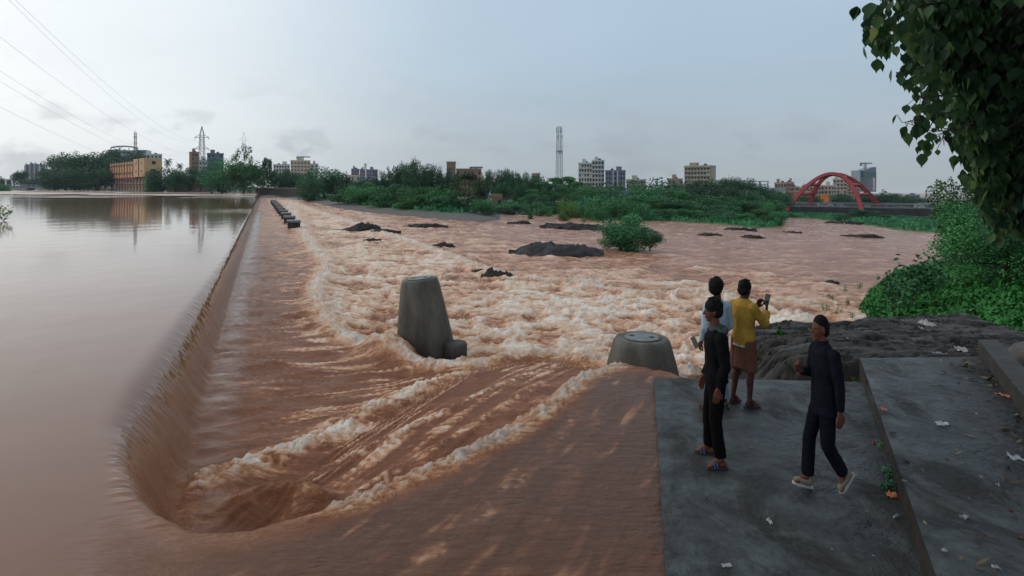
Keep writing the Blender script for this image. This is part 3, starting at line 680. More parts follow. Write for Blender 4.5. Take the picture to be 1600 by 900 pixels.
row([(598, 268, 26, 160), (620, 258, 30, 158), (634, 250, 36, 155), (650, 254, 36, 150), (664, 258, 32, 155), (678, 262, 30, 150), (692, 262, 28, 155), (706, 270, 26, 150)], 'ragged', 'dark', 'dark feathery tree', 'row behind the rock shelf', 'dark trees behind the rocky shelf trees')
row([(580, 280, 34, 170), (558, 282, 30, 175)], 'round', 'dark', 'dark tree', 'two below the violet grey blocks', 'trees below the violet blocks')
tree(731, 271, 62, 98, 'umbrella', 'olive', 'flat layered olive green tree standing taller than the shelf trees')
tree(757, 312, 42, 93, 'bush', 'round', 'low green bush at the right foot of the layered olive tree', name='bush', cat='bush')
row([(760, 266, 16, 175), (774, 268, 18, 170), (790, 265, 24, 168), (802, 266, 24, 165), (816, 270, 26, 165), (830, 272, 24, 160), (845, 277, 24, 160), (752, 284, 24, 165), (782, 284, 30, 160), (812, 286, 30, 155)], 'ragged', 'dark', 'slim dark tree', 'row left of the telecom tower', 'dark row of trees left of the lattice telecom tower')
row([(846, 284, 44, 130), (868, 278, 46, 132), (888, 276, 48, 132), (832, 296, 44, 120), (902, 284, 44, 130), (876, 292, 46, 120)], 'umbrella', 'round', 'layered green tree', 'group under the telecom tower', 'rounded trees beneath the telecom tower')
row([(775, 322, 34, 108), (800, 320, 38, 110), (826, 321, 36, 110), (850, 322, 34, 108), (900, 320, 34, 106)], 'bush', 'round', 'low bush', 'water line row around the small pale tree', 'low bushes on the flat bank', name='bush', cat='bush')
tree(886, 312, 30, 100, 'round', 'lime', 'small pale green tree on the bank behind the flat rocks')
tree(829, 331, 12, 92, 'bush', 'round', 'tiny tuft of bush standing in the water left of the flat rocks', name='bush', cat='bush')
tree(880, 334, 14, 90, 'bush', 'lime', 'small bright bush on the flat rock, left of its twin', name='bush', cat='bush')
tree(913, 337, 12, 88, 'bush', 'round', 'small green bush at the right end of the flat rock', name='bush', cat='bush')
row([(920, 290, 54, 124), (944, 294, 50, 120), (925, 304, 54, 110), (955, 300, 50, 116), (970, 308, 64, 104), (992, 314, 44, 106), (936, 316, 40, 104)], 'round', 'round', 'rounded bank tree', 'group below the white towers', 'rounded trees in front of the white apartment towers')
row([(1000, 294, 44, 130), (1022, 292, 50, 126), (1044, 294, 50, 124), (1012, 304, 56, 114), (1040, 308, 56, 112), (1062, 298, 46, 122), (1074, 312, 50, 112)], 'round', 'round', 'green bank tree', 'group left of the beige tower', 'trees between the white towers and the beige tower')
row([(1094, 284, 56, 150), (1118, 281, 54, 150), (1142, 278, 46, 152), (1160, 279, 44, 154), (1178, 288, 46, 150), (1200, 294, 44, 148), (1216, 300, 40, 146), (1132, 292, 56, 140), (1168, 298, 54, 138), (1084, 292, 44, 140)], 'round', 'dark', 'dark hillside tree', 'rise right of the beige tower', 'dark hillside trees right of the beige tower')
row([(1098, 302, 52, 120), (1122, 306, 56, 116), (1146, 312, 50, 116), (1170, 314, 46, 118), (1200, 312, 42, 122), (1090, 318, 44, 110), (1128, 320, 48, 108)], 'round', 'round', 'mid green tree', 'low bank below the dark rise', 'green bank trees below the dark hillside')
tree(1103, 334, 28, 103, 'bush', 'lime', 'small pale bush at the water edge, in front of the round bank trees', name='bush', cat='bush')
tree(1118, 326, 30, 104, 'bush', 'round', 'dark green bush right behind the small pale water edge bush', name='bush', cat='bush')
tree(1188, 326, 42, 100, 'bush', 'lime', 'yellowish green dome of a bush at the tip of the bank near the red arch')
tree(1208, 316, 36, 112, 'bush', 'round', 'dark bush ending the bank left of the red arch bridge')
row([(1318, 334, 24, 134), (1342, 326, 34, 138), (1362, 330, 32, 136), (1385, 336, 30, 132), (1412, 336, 34, 130), (1438, 338, 34, 128), (1465, 338, 40, 126), (1366, 341, 28, 124), (1395, 346, 30, 122), (1430, 349, 36, 120)], 'bush', 'dark', 'dark bush', 'shoal beneath the arch bridge', 'bushes under the red arch bridge', name='bush', cat='bush')
row([(1246, 304, 34, 260), (1268, 306, 30, 262), (1312, 302, 30, 262), (1330, 306, 26, 262), (1352, 304, 30, 262), (1370, 303, 32, 262), (1390, 302, 34, 262), (1410, 304, 34, 262), (1428, 310, 34, 260), (1450, 318, 34, 260), (1480, 318, 44, 255)], 'round', 'dark', 'hazy tree', 'hillside behind the arch bridge', 'trees behind the arch bridge')
# right bank, close by
tree(1560, 286, 215, 21, 'finebush', 'round', 'large bright leafy bush on the near right bank, under the overhanging tree', name='bushy_tree')
tree(1498, 276, 86, 26, 'sparse', 'olive', 'feathery pale green shrub poking out above the large right bank bush', name='shrub', cat='shrub')
tree(1500, 282, 74, 27, 'ragged', 'olive', 'olive feathery shrub behind the large right bank bush', name='shrub', cat='shrub')
tree(1650, 300, 200, 19, 'finebush', 'dark', 'dark bush at the right edge of the picture beneath the overhanging tree', name='bushy_tree')
for i, (px, tp, wp) in enumerate([(1066, 326, 34), (1084, 328, 32), (1144, 330, 40), (1164, 334, 36), (1040, 326, 40), (1015, 324, 40), (990, 322, 40), (1216, 330, 26), (1200, 336, 30), (960, 318, 36), (930, 322, 34)]):
    gx0, gy0 = G(px, 346 + max(0, px - 1060) * .06); tree(px, tp, wp, gy0 + 4, 'bush', 'bright' if i % 3 == 0 else 'round', 'bush at the water line of the right bank, %s placed of its row' % (['first', 'second', 'third', 'fourth', 'fifth', 'sixth', 'seventh', 'eighth', 'ninth', 'tenth', 'eleventh'][sorted([1066, 1084, 1144, 1164, 1040, 1015, 990, 1216, 1200, 960, 930]).index(px)] + ' from left,'), 'water line bushes of the right bank', 'bush', 'bush')
# drowned bush out in the river
bx, by = G(978, 391); z_ = float(wbase(np.array([bx]), np.array([by]))[0][0])
plant('bush', bx, by, z_ - .1, 90 / F * by, 58 / F * by, 'round', 'round', 'large round bush standing alone in the flood beside the big dark rock', 'bush', var=1)
plant('bush', bx - .3, by - .4, z_ - .1, 78 / F * by, 42 / F * by, 'bush', 'round', 'low spreading bush filling the front of the lone flooded bush', 'bush', var=2)
bx, by = G(1014, 392); z_ = float(wbase(np.array([bx]), np.array([by]))[0][0])
plant('bush', bx, by, z_ - .1, 46 / F * by, 34 / F * by, 'round', 'dark', 'small dark bush on thin stems at the right of the lone flooded bush', 'bush', var=0)

# distant wood: one mass nobody can count
rs = np.random.RandomState(3); cs, rd = [], []
for px in np.arange(-150, 1750, 6.0):
    if 176 < px < 250: continue
    Y_ = 560 if px < 400 else (330 if px < 1230 else 420); Y_ *= .95 + .1 * rs.rand()
    top = (284 if px < 400 else 287 if px < 560 else 288 if px < 1150 else 297 if px < 1240 else 306 if px < 1400 else 316) + rs.randn() * 2
    x = (px - 800) / F * Y_; zt = EYE - (top - HY) / F * Y_; zb = tz(x, Y_)
    for z in np.arange(zb, max(zt - 1.5, zb + 1), 3.2): cs.append((x, Y_, z + 1)); rd.append(3.4 + rs.rand())
co, q, tone = leaves(rs, cs, rd, 32000, 1.5)
me = mesh_np('distant_wood', co, q); fattr(me, 'tone', tone); wd = link('distant_wood', me, M_leaf['dark'])
tag(wd, 'far strip of woods filling the horizon behind the single trees', kind='stuff')

# ---------------------------------------------------------------- buildings
def m_paint(name, c, dirt=.6): return mat(name, c, .8, col2=tuple(x * dirt for x in c), scale=.25, detail=8, stretch=(1, 1, .35))
m_white = m_paint('white_paint', (.62, .62, .60), .75); m_cream = m_paint('cream_paint', (.56, .49, .38), .75)
m_pink = m_paint('pink_brown_paint', (.42, .27, .22), .75); m_beige = m_paint('beige_paint', (.44, .37, .28), .72)
m_yellow = m_paint('yellow_ochre_paint', (.62, .40, .20), .82); m_blueg = m_paint('blue_grey_paint', (.16, .21, .28), .8)
m_violet = m_paint('violet_grey_paint', (.20, .21, .28), .8); m_grey = m_paint('grey_paint', (.34, .36, .38), .8); m_brick = m_paint('brown_brick', (.30, .17, .11), .8)
m_maroon = m_paint('maroon_paint', (.30, .045, .035), .8); m_conc = mat('old_concrete', (.22, .215, .20), .8, col2=(.12, .115, .11), scale=.5)
m_win = mat('dark_window', (.035, .042, .05), .25, col2=(.02, .024, .03)); m_teal = mat('teal_glass', (.07, .20, .20), .18, col2=(.05, .14, .15), scale=.1)
m_glassb = mat('blue_grey_glass', (.16, .22, .27), .2, col2=(.10, .15, .19), scale=.1)
m_red = mat('red_steel', (.38, .035, .042), .6, col2=(.26, .026, .032), scale=.4); m_dsteel = mat('grey_steel', (.22, .23, .24), .5, metal=.3, col2=(.15, .155, .16))
m_orange = mat('orange_sheet', (.85, .22, .03), .6, col2=(.75, .17, .02)); m_bluew = mat('blue_sheet', (.12, .32, .42), .5)
def building(name, label, px0, px1, top, Y, wall, rows, cols, depth=None, yaw=0.0, win=None, wsz=(.5, .5), group=None, cat='building', band=None, roofbits=True, strips=None, tank=None, seed=0, side_cols=0):
    win = win or m_win; cx = (px0 + px1) / 2; x = (cx - 800) / F * Y
    zb = tz(x, Y) - .5; zt = EYE - (top - HY) / F * Y; w = (px1 - px0) / F * Y; depth = depth or w * .6
    face = math.atan2(-x, Y) + yaw                       # facade turned to the river
    w_f = w / (math.cos(yaw) + (depth / w) * abs(math.sin(yaw)) + 1e-6) if yaw else w
    e = empty(name, (x, Y, zb), face * -1 * -1, label, cat, group); e.rotation_euler = (0, 0, math.atan2(-x, Y) * -1 * -1 + yaw)
    H = zt - zb; w = w_f; rnd = random.Random(seed + int(px0))
    MB().box(-w / 2, w / 2, 0, depth, 0, H).build('wall', wall, e)
    par = MB(); 
    for (a, b_, c, d) in ((-w / 2 - .15, w / 2 + .15, -.15, .25), (-w / 2 - .15, w / 2 + .15, depth - .25, depth + .15), (-w / 2 - .15, -w / 2 + .25, .26, depth - .26), (w / 2 - .25, w / 2 + .15, .26, depth - .26)): par.box(a, b_, c, d, H + .01, H + .9)
    par.build('parapet', wall, e)
    fh = min(3.1, H / rows) if rows else 3; z0 = H - fh * rows
    if rows:
        pw = w / cols; ww, wh = pw * wsz[0], fh * wsz[1]
        wm = MB().box(-ww / 2, ww / 2, -.06, .02, 0, wh).mesh('window'); wm.materials.append(win)
        led = MB().box(-ww / 2 - .15, ww / 2 + .15, -.55, 0, wh + .05, wh + .20).mesh('sunshade'); led.materials.append(wall)
        for r in range(rows):
            for c in range(cols):
                if rnd.random() < .06: continue
                o = link('window', wm, None, e); o.location = (-w / 2 + pw * (c + .5), 0, z0 + r * fh + fh * .28)
                s_ = link('sunshade', led, None, o)
        if side_cols:
            pd = depth / side_cols; sgn = -1 if yaw < 0 else 1
            sw_ = MB().box(-.06, .02, -pd * .25, pd * .25, 0, wh).mesh('window'); sw_.materials.append(win)
            for r in range(rows):
                for c in range(side_cols):
                    o = link('window', sw_, None, e); o.location = ((w / 2 + .04) if sgn > 0 else (-w / 2), pd * (c + .5), z0 + r * fh + fh * .28)
    if band is not None:
        bb = MB()
        for r in range(rows + 1): bb.box(-w / 2 - .3, w / 2 + .3, -.75, depth * .3, z0 + r * fh - .18, z0 + r * fh + .02)
        bb.build('floor_band', band, e)
    if strips:
        stp = MB()
        for a, b_ in strips: stp.box(-w / 2 + w * a, -w / 2 + w * b_, -.9, 0, 0, H + .5)
        stp.build('facade_strip', m_white, e)
    if roofbits:
        k = rnd.uniform(-.25, .2) * w
        MB().box(k - w * .14, k + w * .14, depth * .3, depth * .7, H, H + min(fh * 1.1, 4)).build('stair_head', wall, e)
        tk = MB().lathe([(.9, 0), (1.0, .3), (1.0, 1.6), (.5, 2.0), (.2, 2.05)], 10); o = tk.build('water_tank', m_win if tank is None else tank, e); o.location = (-k * .9, depth * .5, H)
    return e
LB = 'apartment tower in the hazy grey and white cluster at the far left horizon'
for i_, a in enumerate([(39, 46, 259), (46.5, 53, 257), (53.5, 60, 257.5), (61, 72, 258)]): building('apartment_tower', ['leftmost', 'second from the left', 'third from the left', 'widest and rightmost'][i_] + ' of the hazy grey towers at the far left horizon', *a, 820, m_blueg, 9, 3, win=m_win, strips=[(.1, .25), (.75, .9)], group='far left towers', yaw=.0)
building('office_building', 'dark grey building with a curved roof frame above the trees, left of the lattice mast', 173, 215, 236, 520, m_grey, 3, 7, roofbits=False)
# its curved roof frame
e = bpy.data.objects[[o.name for o in C.objects if o.name.startswith('office_building')][-1]]
fr = MB(); 
for k in range(3): fr.tube([(-10 + i * 3.4, 3 + k * 4, 34.5 + 3.6 * math.sin(i / 6 * math.pi * .6 + .6)) for i in range(7)], .45, 5)
for i in range(0, 7, 2): fr.box(-10 + i * 3.4 - .3, -10 + i * 3.4 + .3, 2.7, 11.3, 29, 36.5)
fr.build('roof_frame', m_grey, e)
building('building', 'blue grey block immediately right of the lattice mast', 215, 230, 236, 500, m_blueg, 4, 3, roofbits=False)
building('building', 'low white block peeping over the right half of the yellow block', 225, 251, 242, 470, m_white, 4, 5)
building('apartment_block', 'brown and white block between the palms and the pylon', 299, 312, 239, 430, m_brick, 5, 3, yaw=.5)
building('apartment_block', 'white stained block just below the pylon', 312, 323, 252, 400, m_white, 4, 3)
building('office_building', 'blue glass block behind the wide bright tree at the reservoir end', 325, 348, 241, 420, m_blueg, 5, 4, band=m_glassb)
building('apartment_block', 'white block with many balconies behind the pointed dark tree', 428, 452, 258, 520, m_white, 3, 6, wsz=(.6, .5))
building('apartment_block', 'pale block with a rooftop crane, right of the pointed dark tree', 455, 484, 252, 500, m_cream, 6, 6, wsz=(.5, .4))
building('apartment_block', 'small white block attached right of the pale block with the crane', 485, 497, 257, 505, m_white, 5, 2)
building('building', 'cream house with a red panel left below the violet grey blocks', 540, 562, 275, 420, m_cream, 2, 5, roofbits=False)
for a, l_ in [((549, 561, 265), 'leftmost of the three violet grey apartment blocks'), ((562, 570, 266), 'narrow middle block of the three violet grey apartment blocks'), ((573, 590, 266), 'widest of the three violet grey apartment blocks, on their right')]: building('apartment_block', l_, *a, 560, m_violet, 5, 4, group=None)
building('tower_block', 'plain brown slab tower rising above the dark feathery trees', 698, 712, 255, 300, m_brick, 0, 0, roofbits=False)
e = building('office_building', 'long flat brown building right of the slab tower', 713, 752, 266, 300, m_brick, 3, 7, roofbits=False)
building('house', 'small white house glimpsed between trunks right of the layered tree', 752, 770, 294, 200, m_white, 2, 5, roofbits=False)
building('house', 'low brown shed at the river side behind the low bushes', 769, 784, 309, 135, m_brick, 1, 2, roofbits=False)
building('house', 'thin pale gate house in the trees left of the telecom tower', 799, 804, 296, 180, m_cream, 2, 1, roofbits=False)
building('house', 'pink house top over the trees left of the telecom tower', 831, 843, 273, 330, m_pink, 2, 2, roofbits=False)
building('house', 'white shed roof just below the pink house top', 829, 846, 281, 300, m_white, 1, 3, roofbits=False)
building('apartment_tower', 'left half of the tall white tower pair right of the telecom tower', 904, 925, 256, 380, m_white, 8, 5, wsz=(.55, .55), band=m_white)
building('apartment_tower', 'taller right half of the white tower pair', 925, 944, 252, 370, m_white, 10, 4, wsz=(.6, .55), band=m_cream)
building('apartment_tower', 'grey tower with a white window strip down its middle', 946, 977, 268, 360, m_violet, 7, 7, wsz=(.5, .5), strips=[(.36, .42), (.58, .64)])
building('apartment_block', 'low cream block of many balconies right of the grey tower', 979, 1009, 282, 380, m_cream, 5, 7, wsz=(.5, .45), band=m_cream)
building('apartment_block', 'small pink block left of the broad beige tower', 1044, 1066, 281, 360, m_pink, 4, 4)
building('apartment_tower', 'broad beige brown tower with white balconies, right of the pink block', 1066, 1112, 261, 320, m_beige, 9, 8, wsz=(.55, .45), band=m_beige, yaw=-.35, side_cols=4)
building('building', 'low white building with a frame roof right of the beige tower', 1124, 1152, 283, 340, m_white, 2, 6, wsz=(.7, .5), roofbits=False)
for i, (a, l_) in enumerate([((1211, 1228, 287), 'brown roofed block left of the arch behind the steel gantry'), ((1228, 1240, 286), 'narrow brown block left of the arch, beside its twin'), ((1224, 1248, 293), 'beige block showing just left inside the arch'), ((1248, 1264, 294), 'pale block framed low between the left arch legs'), ((1266, 1282, 292), 'beige block left of the orange hoarding'), ((1284, 1303, 291), 'cream block behind the orange hoarding')]): building('apartment_block', l_, *a, 400, [m_pink, m_pink, m_beige, m_cream, m_beige, m_cream][i], 5, 4, wsz=(.5, .5), band=m_cream)
building('apartment_tower', 'tall cream tower framed by the arch', 1303, 1322, 281, 380, m_cream, 8, 4, wsz=(.55, .55), band=m_grey)
building('apartment_tower', 'tall beige tower framed by the arch, right of the cream one', 1322, 1342, 284, 390, m_beige, 8, 5, wsz=(.5, .5), band=m_beige)
building('house', 'low white house behind the right arch legs', 1375, 1388, 303, 400, m_white, 2, 3)
building('apartment_block', 'blue grey block on the right skyline, left of the white one', 1417, 1435, 306, 420, m_violet, 5, 5, band=m_violet)
building('apartment_block', 'long white block on the right skyline beside the overhanging tree', 1438, 1466, 309, 420, m_white, 4, 8, wsz=(.5, .5), band=m_white)
building('train_shed', 'long dark roofed shed below the grey tower', 974, 1042, 302, 260, m_blueg, 1, 12, roofbits=False, wsz=(.8, .4))
building('shed', 'teal roofed shed in the trees below the beige tower', 1055, 1075, 301, 250, m_bluew, 1, 3, roofbits=False)
building('flyover', 'pale concrete flyover end left of the red arch', 1200, 1226, 296, 300, m_grey, 0, 0, roofbits=False)

# glass tower with a slanted curved top
Yg = 450.0; x0, x1 = (1344 - 800) / F * Yg, (1369 - 800) / F * Yg
e = empty('glass_tower', ((x0 + x1) / 2, Yg, 0), 0, 'tall teal glass tower with a slanted top right of the arch', 'tower'); hw = (x1 - x0) / 2
zt0, zt1 = EYE + 24 / F * Yg, EYE + 29 / F * Yg
m_ = MB(); n = 8; v = []
for i in range(n + 1):
    a = -1 + 2 * i / n; zt = zt0 + (zt1 - zt0) * ss(-.4, .6, np.array(a)) ; v += [(a * hw, 0, -2), (a * hw, 0, float(zt)), (a * hw, 12, float(zt)), (a * hw, 12, -2)]
f = [(4 * i + a, 4 * i + 4 + a, 4 * i + 4 + (a + 1) % 4, 4 * i + (a + 1) % 4) for i in range(n) for a in range(4)] + [(3, 2, 1, 0), (4 * n, 4 * n + 1, 4 * n + 2, 4 * n + 3)]
m_.add(v, f).build('tower_body', m_glassb, e)
MB().box(-hw - .05, hw + .05, -.12, 0.0, 5.6, 13.6).build('glass_band', m_teal, e)
m_ = MB()
for z in np.arange(-1, 8, 1.1): m_.box(-hw, hw, -.25, 0, z, z + .45)
m_.build('floor_band', m_grey, e)
MB().box(hw * .55, hw * .8, -.5, 0, -1, 9).build('lift_shaft', m_white, e)

# yellow block over the reservoir
A_ = ((172 - 800) / F * 357, 357.0); B_ = ((229.5 - 800) / F * 300, 300.0); Cc = ((250 - 800) / F * 322, 322.0)
u = Vector((B_[0] - A_[0], B_[1] - A_[1])); Lf = u.length; rz_ = math.atan2(u.y, u.x)
e = empty('yellow_building', (A_[0], A_[1], 0), rz_, 'long yellow building with an overhanging upper half and maroon bands at the far shore', 'building')
vC = Vector((Cc[0] - B_[0], Cc[1] - B_[1])); dpt = 7.0
MB().box(0, Lf, 0, dpt, 7.6, 16.2).build('upper_storeys', m_yellow, e)
MB().box(Lf * .74, Lf + .02, -1.2, dpt * .98, 7.5, 17.2).build('end_block', m_yellow, e)
MB().box(1, Lf - 5, 2.5, dpt - .5, -1.5, 7.55).build('lower_storeys', m_cream, e)
MB().box(-.3, Lf * .735, -.4, 2.4, 6.9, 7.58).box(-.3, Lf - 4, .4, 2.4, 3.4, 3.9).build('maroon_band', m_maroon, e)
jn = MB()
for i in range(1, 10): jn.box(Lf * .74 * i / 10 - .18, Lf * .74 * i / 10 + .18, -.35, 0, 7.7, 16.1)
for k in (.87,): jn.box(Lf * k - .2, Lf * k + .2, -1.5, -1.2, 7.6, 17.1)
jn.build('facade_joint', m_maroon, e)
wm = MB().box(-.7, .7, -.12, .02, 0, 1.3).mesh('window'); wm.materials.append(m_win)
for i in range(10):
    for z in (9.2, 13.8):
        o = link('window', wm, None, e); o.location = (Lf * .74 * (i + .5) / 10, 0, z)
for x in (.805, .935):
    for z in (9.8, 14.2): o = link('window', wm, None, e); o.location = (Lf * x, -1.2, z)
ws = MB().box(0, .12, -.9, .9, 0, 1.8).mesh('window'); ws.materials.append(m_win)
for z in (9.8, 14.0): o = link('window', ws, None, e); o.location = (Lf + .02, dpt * .45, z)
pm = MB().box(-.35, .35, -.35, .35, -1.5, 6.9).mesh('column'); pm.materials.append(m_cream)
lw = MB().box(-.9, .9, -.1, .05, 0, 1.7).mesh('window'); lw.materials.append(m_win)
for i in range(12):
    o = link('column', pm, None, e); o.location = (2 + (Lf - 8) * i / 11, 1.2, 0)
    if i < 11:
        for z in (.6, 4.6): o = link('window', lw, None, e); o.location = (2 + (Lf - 8) * (i + .5) / 11, 2.5, z)
# red play frames on the shore beside it
def frame_thing(name, label, px, Y, w, h, m, cat):
    x = (px - 800) / F * Y; e = empty(name, (x, Y, tz(x, Y)), 0, label, cat)
    a = MB(); 
    for s_ in (-1, 1): MB().box(s_ * w / 2 - .3, s_ * w / 2 + .3, -.3, .3, 0, h).build('post', m, e)
    a.box(-w / 2 - .35, w / 2 + .35, -.31, .31, h, h + .6).build('beam', m, e); MB().box(-w / 2 + .3, w / 2 - .3, -.1, .1, h * .3, h * .42).build('rail', m, e)
frame_thing('gate_frame', 'red gate frame at the left foot of the yellow block', 170, 372, 4.5, 6.0, m_red, 'gate')
for a, l_ in ((131, 'small white hut left of the pair at the shore of the clump'), (138, 'small white hut right of the pair at the shore of the clump')): building('hut', l_, a - 2, a + 2, 289.5, 380, m_white, 1, 1, roofbits=False, wsz=(.3, .4))
for a, l_ in ((146, 'light blue frame left of the two on the far shore'), (153, 'light blue frame right of the two on the far shore')): frame_thing('gate_frame', l_, a, 376, 1.6, 3.0, m_bluew, 'gate')
# low bridge at far left
def bar_between(m, p, q, r, n=6): m.tube([p, q], r, n)
Yb = 430.0; xa, xb = (-160 - 800) / F * Yb, (88 - 800) / F * Yb
e = empty('low_bridge', (xa, Yb, 0), 0, 'long low bridge with a pale railing across the reservoir at the left edge', 'bridge'); Lb = xb - xa
MB().box(0, Lb, 0, 8, .9, 2.4).build('deck', m_blueg, e); r_ = MB()
r_.box(0, Lb, -.1, .1, 3.3, 3.5)
for x in np.arange(0, Lb, 4): r_.box(x - .08, x + .08, -.09, .09, 2.4, 3.3)
r_.build('railing', m_white, e)
for x in np.arange(8, Lb, 22): MB().box(x - .8, x + .8, 1, 7, -2, .9).build('pier', m_conc, e)
for x in ((9 - 800) / F * Yb - xa, (19 - 800) / F * Yb - xa): MB().box(x - .4, x + .4, -.3, .3, 3.5, 7).build('pylon_post', m_white, e)
# embankment wall at the weir's far end
def wall_run(name, label, P, z0, z1, th, m, cat='wall'):
    e = empty(name, (0, 0, 0), 0, label, cat); a = MB(); 
    for (p, q_) in zip(P[:-1], P[1:]):
        d = Vector((q_[0] - p[0], q_[1] - p[1])).normalized(); n_ = Vector((-d.y, d.x)) * th
        a.prism([(p[0], p[1]), (q_[0], q_[1]), (q_[0] + n_.x, q_[1] + n_.y), (p[0] + n_.x, p[1] + n_.y)], z0, z1)
    o = a.build('masonry', m, e); c = MB()
    for (p, q_) in zip(P[:-1], P[1:]):
        d = Vector((q_[0] - p[0], q_[1] - p[1])).normalized(); n_ = Vector((-d.y, d.x)) * (th + .2); w_ = Vector((d.y, -d.x)) * .2
        c.prism([(p[0] + w_.x, p[1] + w_.y), (q_[0] + w_.x, q_[1] + w_.y), (q_[0] + n_.x, q_[1] + n_.y), (p[0] + n_.x, p[1] + n_.y)], z1 + .003, z1 + .35)
    c.build('coping', m_conc, e)
m_dark = mat('dark_masonry', (.05, .042, .036), .85, col2=(.095, .08, .065), scale=.8)
def at(px, Y): return ((px - 800) / F * Y, Y)
wall_run('embankment_wall', 'dark stone embankment wall at the far end of the weir', [at(399, 222), at(420, 216), at(486, 192)], -3.5, 1.7, 1.2, m_dark)
wall_run('brick_wall', 'weathered brown wall along the far shore right of the yellow block', [at(262, 290), at(300, 280), at(334, 268)], -1, 3.2, .6, m_pink)

# arch bridge
PA0, PA1 = Vector(((1228 - 800) / F * 165, 165.0)), Vector(((1347 - 800) / F * 156, 156.0)); wv_ = Vector((11.5, 9.5)); zd = EYE - 33 / F * 165
ax_ = (PA1 - PA0); LA = ax_.length; ud_ = ax_ / LA; 
e = empty('arch_bridge', (PA0.x, PA0.y, zd), 0, 'road bridge carried by two leaning red steel arches over the river', 'bridge')
def loc(p2, z): return Vector((p2.x - PA0.x, p2.y - PA0.y, z))
ht = EYE - (272 - HY) / F * 166 - zd
top2 = (PA0 + PA1) / 2 + wv_ * .5
for side, off in ((0, 0.0), (1, 1.0)):
    pts = []
    for i in range(25):
        k = i / 24; a = 1 - (2 * k - 1) ** 2; a = a ** .92
        p = PA0 + ax_ * k + wv_ * (off + (.5 - off) * .82 * a); pts.append(loc(p, -1.2 + (ht + 1.2) * a))
    MB().tube(pts, [.78 - .18 * math.sin(math.pi * i / 24) for i in range(25)], 4).build('arch_rib', m_red, e)
for k in (.12, .22, .36, .5, .64, .78, .88):
    a = (1 - (2 * k - 1) ** 2) ** .92
    p = PA0 + ax_ * k + wv_ * (.41 * a); q_ = PA0 + ax_ * k + wv_ * (1 - .41 * a)
    MB().tube([loc(p, -1.2 + (ht + 1.2) * a), loc(q_, -1.2 + (ht + 1.2) * a)], .45, 4).build('cross_strut', m_red, e)
deckm = MB(); P0 = PA0 - ud_ * 14; P1 = PA1 + ud_ * 75; w0, w1 = wv_ * .06, wv_ * .94
deckm.prism([tuple(loc(P0 + w0, 0).xy), tuple(loc(P1 + w0, 0).xy), tuple(loc(P1 + w1, 0).xy), tuple(loc(P0 + w1, 0).xy)], -1.9, 0)
m_deck = mat('dark_bridge_concrete', (.028, .026, .025), .85, col2=(.05, .045, .042), scale=.4)
deckm.build('deck', m_deck, e)
rl = MB()
for off in (.06, .94):
    a, b_ = P0 + wv_ * off, P1 + wv_ * off
    rl.tube([loc(a, 1.0), loc(b_, 1.0)], .12, 4); rl.tube([loc(a, .5), loc(b_, .5)], .08, 4)
    n = 60
    for i in range(n + 1):
        p = a + (b_ - a) * i / n; rl.tube([loc(p, 0), loc(p, 1.05)], .1, 4)
rl.build('railing', m_dsteel, e)
for k in np.arange(-.3, 4.2, .33):
    p = PA0 + ax_ * k
    if (P1 - PA0).length < (p - PA0).length: continue
    a, b_ = p + wv_ * .12, p + wv_ * .88; n_ = ud_ * .7
    if -.05 < k < .75: continue
    MB().prism([tuple(loc(a - n_, 0).xy), tuple(loc(a + n_, 0).xy), tuple(loc(b_ + n_, 0).xy), tuple(loc(b_ - n_, 0).xy)], -7, -1.7).build('pier', m_conc, e)
# far bank abutment under the left half in shade
wall_run('bridge_abutment', 'dark stone wall under the left half of the arch bridge', [(PA0.x - 6, PA0.y + 16), (PA0.x + 14, PA0.y + 13), (PA1.x + 2, PA1.y + 11)], -9.5, zd - 1.95, 1.0, m_dark)
# traffic and hoarding on / behind the bridge
m_carw = mat('white_car_paint', (.7, .7, .7), .3); m_tyre = mat('tyre_rubber', (.02, .02, .02), .8)
def vehicle(name, label, k, off, L_, W_, H_, m):
    p = PA0 + ax_ * k + wv_ * off; e = empty(name, (p.x, p.y, zd), math.atan2(ud_.y, ud_.x), label, 'vehicle'); L_ *= .45; W_ *= .45; H_ *= .45
    b_ = MB(); pr_ = [(-L_ / 2, .15), (L_ / 2, .15), (L_ / 2, H_ * .55), (L_ * .38, H_ * .60), (L_ * .22, H_), (-L_ * .42, H_), (-L_ / 2, H_ * .62)]
    n = len(pr_); v = [(x, -W_ / 2, z) for x, z in pr_] + [(x, W_ / 2, z) for x, z in pr_]
    b_.add(v, [tuple(range(n)), tuple(reversed(range(n, 2 * n)))] + [(i, n + i, n + (i + 1) % n, (i + 1) % n) for i in range(n)]).build('body', m, e)
    MB().box(-L_ * .38, L_ * .2, -W_ / 2 - .02, W_ / 2 + .02, H_ * .64, H_ * .9).build('window', m_win, e)
    for x in (-L_ * .3, L_ * .3):
        for y in (-W_ / 2 + .05, W_ / 2 - .05):
            o = MB().lathe([(.16, -.05), (.16, .05)], 10).build('wheel', m_tyre, e); o.rotation_euler = (math.pi / 2, 0, 0); o.location = (x, y, .16)
vehicle('white_van', 'white van crossing the bridge right of the arch', 1.62, .3, 5, 2, 2.4, m_carw)
vehicle('white_bus', 'long white bus on the bridge beneath the arch centre', .40, .45, 9, 2.4, 2.0, m_carw)
vehicle('white_car', 'small white car on the bridge right of the bus', .62, .4, 4.2, 1.8, 1.5, m_carw)
vehicle('white_car', 'small white car near the right end of the bridge by the bushes', 2.2, .3, 4.2, 1.8, 1.5, m_carw)
Yh = 300; x = (1289 - 800) / F * Yh; e = empty('billboard', (x, Yh, tz(x, Yh)), -.4, 'bright orange hoarding framed by the arch', 'billboard')
